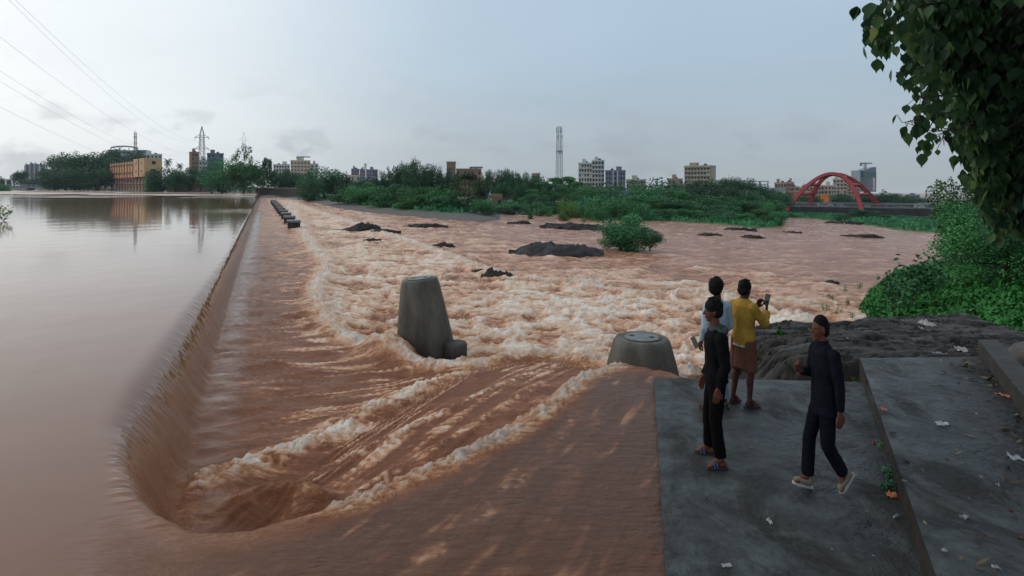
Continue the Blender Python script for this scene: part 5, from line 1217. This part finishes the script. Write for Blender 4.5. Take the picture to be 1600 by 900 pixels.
sb = SB(); sb.loft([((-.01, 0, 1.315), .085, .155), ((-.01, 0, 1.36), .088, .125), ((-.012, 0, 1.40), .075, .085), ((-.012, 0, 1.42), .066, .072)]); sb.cone((-.085, -.06, 1.37), .040, (-.085, .06, 1.37), .040); skin(sb, 'hood', m_hood, e, .007, 3, .007, .05, seed=5)
hair(e, M, .008, seed=1); m_bstrap = mat('blue_strap', (.03, .09, .20), .6)
for k in R: sandal(e, R[k], m_bstrap)
# --- man in light blue shirt and jeans
legs = {'L': dict(hip=(0, .085, .86), knee=(.02, .12, .47), ankle=(-.01, .14, .095), yaw=.2), 'R': dict(hip=(0, -.085, .86), knee=(.02, -.11, .47), ankle=(-.01, -.13, .095), yaw=-.2)}
arms = {'L': dict(s=(0, .175, 1.30), e=(-.03, .245, 1.06), w=(.07, .215, .86), hd=(.55, .05, -.8), hn=(.2, 1, .2), curl=.7, sl=.85), 'R': dict(s=(0, -.175, 1.30), e=(-.02, -.22, 1.05), w=(.12, -.16, .90), hd=(.7, .3, -.3), hn=(0, -1, .2), curl=.6)}
e, M, R = person('man in a light blue shirt and pale jeans, half hidden behind the one in black', 2.62, 7.36, math.radians(112), m_skin2, legs, arms, (.01, 0, 1.525), math.radians(-68), .10)
m_lb = cloth('light_blue_cotton', (.40, .48, .56), .85, .85); m_jn = cloth('pale_denim', (.22, .30, .40), .9, .7)
shirt(e, 'shirt', m_lb, arms, .80, 1.40, 0, 1.05, seed=11, fold=.012); trousers(e, 'jeans', m_jn, legs, .96, seed=12, end=.93)
hair(e, M, .020, seed=7)
m_gstrap = mat('brown_strap', (.10, .05, .03), .6)
for k in R: sandal(e, R[k], m_gstrap)
mh = Matrix.Translation(e.location) @ Matrix.Rotation(math.radians(112), 4, 'Z')
m_ph = mat('grey_phone_case', (.16, .17, .17), .35); m_phk = mat('phone_glass', (.02, .02, .025), .08)
def phone(label, Mw):
    e = empty('mobile_phone', (0, 0, 0), 0, label, 'phone'); e.matrix_world = Mw
    bm = bmesh.new(); bmesh.ops.create_cube(bm, size=1); bmesh.ops.scale(bm, vec=(.072, .009, .150), verts=bm.verts); bmesh.ops.bevel(bm, geom=bm.edges[:], offset=.004, segments=2, affect='EDGES'); me = bpy.data.meshes.new('case'); bm.to_mesh(me); bm.free(); link('case', me, m_ph, e)
    MB().box(-.032, .032, .0048, .0056, -.070, .070).build('screen', m_phk, e); MB().lathe([(.007, 0), (.007, .0025)], 12).build('camera_lens', m_phk, e).matrix_local = Matrix.Translation((.018, -.0046, .055)) @ Matrix.Rotation(PI / 2, 4, 'X')
w_ = Vector(arms['L']['w']) + Vector(arms['L']['hd']).normalized() * .085
phone('grey phone held low in the left hand of the man in light blue', mh @ Matrix.Translation(tuple(w_ + Vector((.03, .01, .045)))) @ Matrix.Rotation(.7, 4, 'Y') @ Matrix.Rotation(.3, 4, 'Z'))
# --- man in yellow shirt photographing the river
yw = math.radians(28)
legs = {'R': dict(hip=(0, -.085, .85), knee=(.03, -.10, .46), ankle=(.0, -.10, .095), yaw=-.35), 'L': dict(hip=(0, .085, .85), knee=(.0, .12, .46), ankle=(-.05, .15, .095), yaw=.1)}
arms = {'R': dict(s=(.0, -.170, 1.29), e=(.16, -.235, 1.08), w=(.33, -.12, 1.22), hd=(.35, .18, 1), hn=(.5, -1, 0), curl=.75, sl=.90), 'L': dict(s=(0, .170, 1.29), e=(.14, .21, 1.07), w=(.32, .03, 1.24), hd=(.4, -.10, 1), hn=(.3, 1, 0), curl=.75, sl=.9)}
e, M, R = person('man in a yellow shirt and brown shorts holding up a phone towards the river', 3.00, 7.46, yw, m_skin2, legs, arms, (.03, 0, 1.495), -.08, .16)
m_yel = cloth('mustard_yellow_cotton', (.42, .245, .042), .8, .85); m_brs = cloth('brown_cotton', (.150, .070, .045), .85, .75); m_wh = cloth('white_hem', (.5, .5, .46))
shirt(e, 'shirt', m_yel, arms, .80, 1.395, 0, 1.06, seed=21, fold=.013)
sb = SB(); sb.loft([((0, 0, .785), .128, .184), ((0, 0, .812), .126, .182)]); skin(sb, 'undershirt_hem', m_wh, e, .006, 1)
sb = SB(); sb.loft([((0, 0, .50), .115, .165), ((0, 0, .62), .118, .166), ((0, 0, .80), .115, .165), ((0, 0, .90), .10, .15)])
for k in legs.values(): sb.cone(k['hip'], .105, tuple(Vector(k['hip']).lerp(Vector(k['knee']), .98)), .098, None, 14, (False, True))
skin(sb, 'shorts', m_brs, e, .0075, 3, .012, .07, (1.4, 1, .12), seed=23); hair(e, M, .004, seed=9)
m_rstrap = mat('red_brown_strap', (.16, .04, .03), .6)
for k in R: sandal(e, R[k], m_rstrap)
mh = Matrix.Translation(e.location) @ Matrix.Rotation(yw, 4, 'Z')
phone('phone held upright in both hands by the man in yellow', mh @ Matrix.Translation((.405, -.035, 1.345)) @ Matrix.Rotation(.35, 4, 'Y') @ Matrix.Rotation(PI / 2 + .15, 4, 'Z'))
# --- youth in dark navy walking left
legs = {'R': dict(hip=(.0, -.08, .85), knee=(.12, -.09, .48), ankle=(.15, -.08, .110), yaw=0, pitch=-.22), 'L': dict(hip=(0, .08, .85), knee=(.01, .10, .46), ankle=(-.18, .09, .20), yaw=.05, pitch=.85)}
arms = {'L': dict(s=(-.02, .172, 1.30), e=(-.06, .215, 1.04), w=(-.07, .215, .80), hd=(.02, -.02, -1), hn=(0, 1, 0), curl=.30, sl=.95), 'R': dict(s=(.0, -.172, 1.30), e=(.03, -.215, 1.06), w=(.21, -.14, 1.10), hd=(.55, .2, .75), hn=(.4, -1, .1), curl=.95, sl=.80)}
e, M, R = person('slim youth in a dark navy shirt and trousers walking left across the slab', 2.90, 5.36, math.radians(181), m_skin3, legs, arms, (.045, 0, 1.515), .03, .04, torso_dx=.01); e.scale = (.80, .80, 1.0)
m_nv = cloth('dark_navy_cloth', (.007, .009, .014), .85, .8); m_nv2 = cloth('navy_trouser_cloth', (.0055, .007, .011), .85, .75)
shirt(e, 'shirt', m_nv, arms, .74, 1.39, .01, 1.02, seed=31, hem=1.08, fold=.013); trousers(e, 'trousers', m_nv2, legs, .95, seed=32, r=(.094, .072, .066), end=.94)
sb = SB(); sb.loft([((.012, 0, 1.355), .078, .098), ((.016, 0, 1.395), .064, .070), ((.016, 0, 1.415), .060, .064)]); skin(sb, 'collar', m_nv, e, .006, 2)
hair(e, M, fade=True, seed=3, m=mat('short_dark_brown_hair', (.010, .007, .006), .8, spec=.15, bump=.002, bscale=150))
m_shoe = cloth('beige_canvas', (.26, .22, .17)); m_shs = mat('white_rubber', (.55, .53, .48), .5)
for k in R: shoe(e, R[k], m_shoe, m_shs)

# ---------------------------------------------------------------- overhanging tree with drip-tipped leaves
def pleaf(n_rows=7):
    ts = np.linspace(0, 1, n_rows); w = np.array([.04, .27, .36, .33, .20, .06, .0]); 
    return ts, w
m_pl = bpy.data.materials.new('heart_leaf'); m_pl.use_nodes = True; t = m_pl.node_tree; b = t.nodes['Principled BSDF']
a = N(t, 'ShaderNodeAttribute', attribute_name='tone'); r = ramp(t, [(0, (.018, .048, .020)), (.5, (.046, .105, .038)), (.86, (.085, .160, .042)), (.93, (.13, .18, .030)), (1, (.22, .22, .035))], a.outputs['Fac']); t.links.new(r.outputs[0], b.inputs['Base Color'])
b.inputs['Roughness'].default_value = .45; b.inputs['Specular IOR Level'].default_value = .18
tr_ = N(t, 'ShaderNodeBsdfTranslucent'); t.links.new(r.outputs[0], tr_.inputs[0]); ad = N(t, 'ShaderNodeMixShader', in_0=.30); t.links.new(b.outputs[0], ad.inputs[1]); t.links.new(tr_.outputs[0], ad.inputs[2]); t.links.new(ad.outputs[0], t.nodes['Material Output'].inputs[0])
rs = np.random.RandomState(12)
LP, LS, LT = [], [], []           # position of the leaf base, size, tone
twigs = MB(); trunk_p = Vector((6.2, 4.4, 0))
def spray(pts, r0, n, size, spread, tone=None):
    pts = [Vector(p) for p in pts]; twigs.tube(pts, [r0 * (1 - .75 * i / max(1, len(pts) - 1)) for i in range(len(pts))], 5)
    for i in range(n):
        k = rs.rand() ** .8 * (len(pts) - 1); j = min(int(k), len(pts) - 2); p = pts[j].lerp(pts[j + 1], k - j)
        q_ = p + Vector(rs.normal(size=3) * spread); q_.z -= abs(rs.normal()) * spread * .6
        if spread > .03: twigs.tube([p, q_], .0028, 3, False)
        LP.append(q_); LS.append(size * rs.uniform(.7, 1.2)); LT.append(rs.rand() * .90 if tone is None else tone)
Yp = 4.6
def Wp(px, py, Y=Yp): return WP(px, py, Y)
spray([Wp(1500, 0, 5), Wp(1440, 8), Wp(1405, 25), Wp(1382, 32), Wp(1362, 25)], .012, 14, .12, .05)
spray([Wp(1405, 25), Wp(1395, 45), Wp(1385, 62)], .006, 7, .13, .035)
for px_, py_, s_, tn_ in [(1361, 5, .15, .5), (1362, 42, .14, .95), (1370, 60, .10, .88), (1402, 36, .11, .97), (1413, 50, .10, .93), (1386, 64, .14, .2), (1375, 8, .10, .2), (1395, 2, .10, .3)]: LP.append(Vector(Wp(px_, py_))); LS.append(s_); LT.append(tn_)
spray([Wp(1490, 90, 4.9), Wp(1455, 100), Wp(1425, 110), Wp(1410, 112)], .008, 16, .085, .04)
spray([Wp(1500, 150, 4.9), Wp(1460, 150), Wp(1430, 152)], .008, 18, .10, .05)
spray([Wp(1500, 170, 4.9), Wp(1455, 185), Wp(1425, 188), Wp(1410, 192)], .007, 20, .11, .05)
spray([Wp(1460, 185), Wp(1450, 205), Wp(1443, 235)], .005, 10, .10, .03)
spray([Wp(1530, 190, 5), Wp(1490, 200), Wp(1475, 205)], .007, 40, .055, .06)
spray([Wp(1480, 50, 4.9), Wp(1450, 55), Wp(1432, 60)], .008, 18, .15, .05)
CL = [(1500, -20, 5.0, .42), (1560, -10, 5.4, .55), (1600, 60, 5.2, .55), (1550, 70, 5.0, .42), (1500, 55, 4.9, .24), (1478, 70, 4.8, .15), (1535, 130, 5.0, .30), (1585, 130, 5.3, .5), (1505, 115, 4.9, .16), (1530, 180, 5.0, .22), (1570, 190, 5.2, .36), (1605, 220, 5.4, .5),
      (1530, 225, 5.0, .13), (1560, 250, 5.1, .24), (1585, 280, 5.2, .30), (1548, 285, 5.05, .12), (1610, 320, 5.4, .36), (1575, 325, 5.2, .12), (1480, 20, 4.8, .20), (1520, 10, 4.7, .3), (1640, 120, 5.5, .7), (1660, 260, 5.6, .6), (1700, 0, 5.6, .9)]
for cx, cy, yy, rd_ in CL:
    c = Vector(WP(cx, cy, yy)); root = trunk_p + Vector((0, 0, max(2.2, c.z + .8))); mid = root.lerp(c, .6) + Vector((0, 0, .25))
    twigs.tube([root, mid, c], [.05, .028, .008], 6)
    n = int(520 * rd_ ** 2 * 4 * (.85 if cx < 1545 else 1.2)) + 14
    nt_ = max(4, n // 9)
    for i in range(nt_):
        d = rs.normal(size=3); d /= np.linalg.norm(d); e_ = c + Vector(d * rd_ * rs.rand() ** .45); st = c.lerp(e_, .3)
        twigs.tube([st, st.lerp(e_, .6) + Vector((0, 0, .03)), e_], [.006, .004, .002], 3, False)
        for j in range(9):
            p = st.lerp(e_, rs.rand() ** .6) + Vector(rs.normal(size=3) * .05); p.z -= .03; LP.append(p); LS.append(rs.uniform(.085, .150)); LT.append(rs.rand() ** 1.4 * .885)
# denser dark inner mass further in, and the canopy overhead that shades the ghat
for cx, cy, cz, rd_, n, s_ in [(5.9, 6.4, 4.6, 1.3, 1500, .2), (6.3, 6.6, 3.4, 1.0, 1000, .18), (5.4, 6.3, 5.9, 1.4, 1100, .2), (5.3, 3.6, 5.8, 1.6, 1100, .22), (3.6, 4.2, 6.6, 1.6, 900, .22), (6.4, 2.4, 5.6, 1.7, 1000, .22), (4.2, 1.4, 6.6, 1.6, 800, .22), (2.0, 2.6, 7.2, 1.5, 600, .22), (7.4, 5.2, 5.0, 1.6, 900, .22), (6.6, 8.2, 5.6, 1.5, 700, .2), (4.2, 6.6, 7.0, 1.5, 800, .22), (2.6, 5.8, 7.8, 1.4, 500, .22), (8.8, 8.4, 6.4, 1.6, 300, .22)]:
    c = Vector((cx, cy, cz)); twigs.tube([trunk_p + Vector((0, 0, 3.0)), (trunk_p + Vector((0, 0, 4.0))).lerp(c, .6), c], [.11, .06, .02], 6)
    for i in range(n):
        d = rs.normal(size=3); d /= np.linalg.norm(d); LP.append(c + Vector(d * rd_ * rs.rand() ** .4)); LS.append(s_ * rs.uniform(.7, 1.2)); LT.append(rs.rand() * .8)
LPn = np.array([p[:] for p in LP]); LSn = np.array(LS); LTn = np.array(LT); n = len(LPn)
ts, wd_ = pleaf(); az = rs.rand(n) * 2 * np.pi; ti = np.clip(rs.normal(size=n) * .22 + .16, -.2, .9)
down = np.stack([np.cos(az) * np.sin(ti), np.sin(az) * np.sin(ti), -np.cos(ti)], 1); sd_az = az + np.pi / 2 + rs.normal(size=n) * .6
side = np.stack([np.cos(sd_az), np.sin(sd_az), np.zeros(n)], 1); side -= down * (side * down).sum(1)[:, None]; side /= np.linalg.norm(side, axis=1)[:, None]; nr_ = np.cross(down, side)
rows = []
for k, (t_, w__) in enumerate(zip(ts, wd_)):
    cen = LPn + down * (LSn * t_)[:, None] + nr_ * (LSn * .10 * (t_ - .5) ** 2)[:, None] * 2
    rows.append(cen - side * (LSn * w__)[:, None] + nr_ * (LSn * w__ * .30)[:, None]); rows.append(cen); rows.append(cen + side * (LSn * w__)[:, None] + nr_ * (LSn * w__ * .30)[:, None])
co = np.stack(rows, 1); per = co.shape[1]; base_ = (np.arange(n) * per)[:, None]
qs = []
for k in range(len(ts) - 1):
    for j in (0, 1): qs.append(np.array([3 * k + j, 3 * k + j + 1, 3 * k + 4 + j, 3 * k + 3 + j]))
q = (base_[:, None, :] + np.array(qs)[None]).reshape(-1, 4)
me = mesh_np('leaves', co.reshape(-1, 3), q, smooth=True); fattr(me, 'tone', np.repeat(LTn, per))
e = empty('fig_tree', trunk_p, 0, 'large fig tree with hanging pointed leaves overhanging the right side', 'tree')
o = link('crown', me, m_pl, e); o.location = -trunk_p
o = twigs.build('branches', m_bark, e, True); o.location = -trunk_p
MB().tube([(0, 0, .1), (.05, 0, .9), (-.05, .05, 2.0), (0, 0, 3.2), (.1, 0, 4.4), (.0, .3, 5.8)], [.42, .30, .26, .22, .15, .06], 14).build('trunk', m_bark, e, True)

# ---------------------------------------------------------------- grass and weeds on the near bank
m_grass = leaf_mat('bank_grass', (.026, .11, .020), (.060, .23, .040), (.13, .34, .07), .5, .2)
rs = np.random.RandomState(21); nb = 62000
gx_ = rs.uniform(7.2, 34, nb * 2); gy_ = rs.uniform(10.5, 34, nb * 2); keep = rs.rand(nb * 2) < np.clip(16 / gy_, .3, 1)
gx_, gy_ = gx_[keep], gy_[keep]; d = sdf(gx_, gy_, WATER); px_ = 800 + gx_ / gy_ * F
k = (d > .02) & (px_ < 1720) & (gy_ > 12.2 + .6 * fbm(gx_ / 1.3, gy_, 3)); gx_, gy_, d = gx_[k], gy_[k], d[k]; gz_ = terr(gx_, gy_)
n = len(gx_); clump = fbm(gx_ / .8, gy_ / .8, 3); h = (.13 + .16 * rs.rand(n)) * (1 + .8 * clump) * (.6 + .4 * ss(0, 1, d)) ; az = rs.rand(n) * 6.28; ln = .12 + .35 * rs.rand(n); w = .022 + .045 * rs.rand(n)
dx, dy = np.cos(az), np.sin(az); sx_, sy_ = -dy, dx; P0_ = np.stack([gx_, gy_, gz_ - .02], 1)
a = P0_ + np.stack([sx_ * w * .4, sy_ * w * .4, 0 * w], 1); b_ = P0_ - np.stack([sx_ * w * .4, sy_ * w * .4, 0 * w], 1)
m1 = P0_ + np.stack([dx * h * ln * .5, dy * h * ln * .5, h * .65], 1); c_ = m1 - np.stack([sx_ * w, sy_ * w, 0 * w], 1); d_ = m1 + np.stack([sx_ * w, sy_ * w, 0 * w], 1); tip = P0_ + np.stack([dx * h * ln * 1.8, dy * h * ln * 1.8, h * (.95 - .4 * ln)], 1)
co = np.stack([a, b_, c_, d_, tip], 1).reshape(-1, 3); bi = (np.arange(n) * 5)[:, None]
me = mesh_np('bank_grass', co, bi + np.array([[0, 1, 2, 3]]), bi + np.array([[3, 2, 4]])); fattr(me, 'tone', np.repeat(np.clip(.45 + .5 * clump + .35 * (rs.rand(n) - .5), 0, 1), 5))
tag(link('bank_grass', me, m_grass), 'dense bright green grass and creeper covering the near right bank', kind='stuff')
# thin flooded weeds at the bank edge
def weed(label, x, y, z, hgt, n, seed, spread=.15, lf=.05, group=None, name='weed'):
    r2 = np.random.RandomState(seed); e = empty(name, (x, y, z), 0, label, 'plant', group); st = MB(); cc, rd2 = [], []
    for i in range(n):
        a = r2.rand() * 6.28; r_ = spread * r2.rand(); p0 = Vector((math.cos(a) * r_ * .5, math.sin(a) * r_ * .5, -.05)); p1 = Vector((math.cos(a) * r_ * 1.6, math.sin(a) * r_ * 1.6, hgt * (.5 + .5 * r2.rand())))
        st.tube([p0, p0.lerp(p1, .5) + Vector((0, 0, .04)), p1], [.006, .005, .002], 4)
        for k in range(5): cc.append(p0.lerp(p1, .35 + .65 * k / 4)[:]); rd2.append(lf * 1.3)
    st.build('stem', m_bark, e); co, q, tn = leaves(r2, cc, rd2, n * 26, lf); me = mesh_np('foliage', co, q); fattr(me, 'tone', tn); link('foliage', me, M_leaf['lime'] if seed % 2 else M_leaf['round'], e)
for i, (px, py) in enumerate([(1300, 470), (1325, 478), (1308, 492), (1330, 500), (1290, 485), (1342, 450), (1318, 455)]):
    x, y = G(px, py); weed('sparse half drowned weed in the shallows off the grass bank', x, y, float(wbase(np.array([x]), np.array([y]))[0][0]), .28, 4, 40 + i, .2, .045, 'half drowned weeds')
weed('small bright sprig on the left end of the rock ledge', *WP(1218, 531, 10.9)[:2], -.10, .26, 7, 51, .10, .06)
weed('yellow green sprig on the rock ledge behind the walking youth', *WP(1278, 527, 11.2)[:2], -.05, .22, 6, 53, .12, .06)
weed('dark shrub branch reaching over the water left of the near bank bush', *WP(1425, 412, 19.5)[:2], -1.0, 1.3, 12, 52, .5, .15, name='shrub')
weed('leafy shrub reaching out above the grass at the left of the near bank', *WP(1400, 430, 18.0)[:2], -1.0, 1.15, 14, 54, .55, .14, name='shrub')
weed('tall dark sapling over the water at the foot of the near bank bush', *WP(1452, 410, 19)[:2], -.7, 1.2, 16, 56, .6, .15, name='shrub')
for i, (px, py, s_) in enumerate([(1390, 745, .09), (1384, 700, .07), (1388, 765, .08), (1304, 596, .10), (1342, 592, .09)]):
    y = 2.85 * F / (py - HY); weed(['small weed at the terrace step, just above the orange scrap', 'weed at the foot of the terrace step, farthest up the slab', 'weed touching the orange scrap at the terrace step', 'green sprout in the gap behind the lower slab, left one', 'green sprout in the gap behind the lower slab, beside the step'][i], (px - 800) / F * y, y, 0 if i < 3 else -.1, s_, 5, 60 + i, .05, .03)
# left edge plants on the reservoir
x, y = WP(-4, 345, 48)[:2]; weed('ragged green plant standing in the reservoir at the left edge of the picture', x, y, -.1, 1.3, 8, 71, .8, .18)
x, y = WP(2, 297, 300)[:2]; plant('bush', x, y, -.2, 9, 4.5, 'bush', 'round', 'low green bush on the shore at the left edge below the low bridge', 'bush')

# ---------------------------------------------------------------- litter
m_paper = mat('white_paper', (.42, .44, .46), .6, col2=(.40, .42, .45), scale=30); m_or = mat('orange_plastic', (.75, .17, .05), .5, col2=(.6, .25, .12), scale=20); m_bag = mat('white_plastic', (.32, .32, .31), .4, col2=(.20, .20, .20), scale=12); m_rd = mat('red_wrapper', (.5, .03, .03), .5)
def scrap(name, label, px, py, z, w, l, m, seed, crumple=.012, cat='litter', group=None):
    y = (EYE - z) * F / (py - HY); x = (px - 800) / F * y; r2 = np.random.RandomState(seed); n = 7
    A, B = np.meshgrid(np.linspace(-.5, .5, n), np.linspace(-.5, .5, n)); X_, Y_ = A * w, B * l; k = 1 + .25 * (r2.rand(n, n) - .5)
    Z_ = np.abs(r2.normal(size=(n, n))) * crumple; c0 = np.stack([(X_ * k).ravel(), (Y_ * k).ravel(), Z_.ravel() + .004], 1); c1 = c0.copy(); c1[:, 2] -= .0025
    ii = np.arange(n * n).reshape(n, n); q = np.stack([ii[:-1, :-1], ii[:-1, 1:], ii[1:, 1:], ii[1:, :-1]], -1).reshape(-1, 4)
    o = link(name, mesh_np(name, np.vstack([c0, c1]), np.vstack([q, q[:, ::-1] + n * n])), m); o.location = (x, y, z); o.rotation_euler = (0, 0, r2.rand() * 3); tag(o, label, cat, group)
scrap('paper', 'crumpled white paper square on the raised terrace', 1472, 663, .285, .11, .10, m_paper, 1)
scrap('paper', 'torn white paper at the right edge of the raised terrace', 1588, 719, .30, .13, .07, m_paper, 2, .02)
scrap('paper', 'small white scrap in the middle of the raised terrace near the bottom', 1507, 810, .285, .045, .06, m_bag, 3)
scrap('paper', 'round white scrap near the bottom right of the terrace', 1557, 890, .285, .04, .04, m_bag, 4)
scrap('wrapper', 'orange and cream scrap on the slab against the terrace step', 1393, 776, .0, .09, .07, m_or, 5, .02)
scrap('wrapper', 'small white bit right beside the orange scrap', 1403, 765, .0, .04, .03, m_bag, 6, .015)
scrap('wrapper', 'orange bit lying at the far right edge of the terrace below the wall', 1566, 619, .29, .14, .04, m_or, 7)
scrap('wrapper', 'orange leaf stuck on the edge of the terrace step', 1381, 641, .285, .06, .04, m_or, 8)
scrap('paper', 'small white blob on the lower slab left of the walking youth', 1203, 817, .0, .05, .03, m_paper, 9)
scrap('paper', 'thin white stick like scrap at the foot of the step near the bottom', 1401, 809, .0, .09, .015, m_paper, 10)
scrap('paper', 'tiny white bit on the slab behind the walking youth', 1266, 635, .0, .05, .03, m_bag, 11)
scrap('wrapper', 'tiny red wrapper in the angle of the step', 1364, 694, .0, .04, .03, m_rd, 12)
scrap('paper', 'pale flat smear of paper at the bottom edge of the lower slab', 1135, 884, .0, .07, .04, m_bag, 13, .004)
for i, (px, py) in enumerate([(1194, 668), (1218, 668), (1230, 645), (1334, 657), (1355, 800), (1330, 640), (1228, 777), (1365, 870), (1345, 748), (1285, 745), (1175, 700), (1300, 860), (1240, 700)]): scrap('pebble', 'tiny pale speck of grit scattered over the lower slab', px, py, .0, .015, .012, m_bag, 30 + i, .006, 'pebble', 'pale grit on the lower slab')
for i, (px, py) in enumerate([(1525, 649), (1545, 628), (1498, 600), (1533, 748), (1533, 842), (1594, 843), (1560, 760), (1480, 720), (1590, 660), (1476, 862), (1580, 800)]): scrap('leaf', 'dry fallen leaf fragment on the raised terrace', px, py, .29, .035, .025, [m_bag, m_or, m_paper][i % 3] if i % 3 == 0 else m_gstrap, 60 + i, .01, 'leaf', 'dry leaf bits on the terrace')
o = link('stone', rock_mesh('stone', .24, .2, .24, 44, 26), mat('pale_stone', (.42, .41, .39), .7, bump=.02, bscale=9, col2=(.28, .27, .25))); o.location = (8.2, 11.45, -.03); tag(o, 'pale pointed stone on the rock ledge at the edge of the grass', 'stone')
scrap('plastic_bag', 'flat white plastic bag on the far part of the rock ledge right of the youth', 1470, 556, .08, .24, .12, m_bag, 81, .03)
scrap('plastic_bag', 'crumpled white bag on the right end of the rock ledge', 1502, 548, .10, .24, .16, m_bag, 82, .04)
scrap('plastic_bag', 'thin white strip on the rock ledge right of the youth head', 1330, 533, .10, .20, .04, m_bag, 83, .02)
# dead leaves and twigs matted on the terrace
rs = np.random.RandomState(77); nl = 14000; lx = rs.uniform(2.2, 7.0, nl); ly = rs.uniform(3.2, 8.5, nl); den = .9 * lx - .49 * ly - 1.75 + 1.1 * fbm(lx / .8, ly / .8, 4)
k = (rs.rand(nl) < np.clip(den, .02, 1)) & (lx > .54 + .545 * ly); lx, ly = lx[k], ly[k]; n = len(lx)
az = rs.rand(n) * 6.28; L_ = .02 + .045 * rs.rand(n); w = L_ * (.12 + .35 * rs.rand(n)); c0 = np.stack([lx, ly, .285 + .012 * rs.rand(n)], 1); u_ = np.stack([np.cos(az), np.sin(az), .35 * rs.normal(size=n)], 1) * L_[:, None]; v_ = np.stack([-np.sin(az), np.cos(az), .3 * rs.normal(size=n)], 1) * w[:, None]
me = mesh_np('leaf_litter', np.stack([c0 - u_, c0 - v_, c0 + u_, c0 + v_], 1).reshape(-1, 3), np.arange(4 * n).reshape(-1, 4)); fattr(me, 'tone', np.repeat(rs.rand(n), 4))
m_lit = leaf_mat('dead_leaves', (.020, .014, .009), (.055, .038, .022), (.13, .10, .06), .6, .3)
tag(link('leaf_litter', me, m_lit), 'matted dead leaves and twigs on the raised terrace', kind='stuff')

rs = np.random.RandomState(31); n0 = 260000; gx_ = rs.uniform(-60, 130, n0); gy_ = rs.uniform(85, 200, n0); dl_ = sdf(gx_, gy_, WATER); k = (dl_ > .8) & (dl_ < 26) & ((gx_ > 6) | (dl_ > 6)); k &= rs.rand(n0) < .34
gx_, gy_ = gx_[k], gy_[k]; gz_ = terr(gx_, gy_); n = len(gx_); hh = .25 + .55 * rs.rand(n) ** 2; az = rs.rand(n) * 6.28; ww = .12 + .25 * rs.rand(n); p = np.stack([gx_, gy_, gz_ - .05], 1); sd_ = np.stack([np.cos(az), np.sin(az), 0 * az], 1) * ww[:, None]; upv = np.stack([rs.normal(size=n) * .12, rs.normal(size=n) * .12, hh], 1)
me = mesh_np('far_bank_grass', np.stack([p - sd_, p + sd_, p + sd_ * .5 + upv, p - sd_ * .5 + upv], 1).reshape(-1, 3), np.arange(4 * n).reshape(-1, 4)); fattr(me, 'tone', np.repeat(np.clip(.5 + .8 * fbm(gx_ / 5, gy_ / 5, 3) + .2 * (rs.rand(n) - .5), 0, 1), 4))
tag(link('far_bank_grass', me, M_leaf['round']), 'rough green grass and reeds covering the far banks and shoals', kind='stuff')

# ---------------------------------------------------------------- haze in the air
mh_ = bpy.data.materials.new('haze'); mh_.use_nodes = True; t = mh_.node_tree; t.nodes.clear()
pv = N(t, 'ShaderNodeVolumePrincipled'); pv.inputs['Color'].default_value = (.72, .80, .86, 1); pv.inputs['Density'].default_value = 0.00013; pv.inputs['Anisotropy'].default_value = 0
om = N(t, 'ShaderNodeOutputMaterial'); t.links.new(pv.outputs[0], om.inputs['Volume'])
hz = MB().box(-1560, 1560, -1560, 1560, -70, 75).build('haze', mh_); tag(hz, 'thin pale haze fading the far towers', kind='stuff')
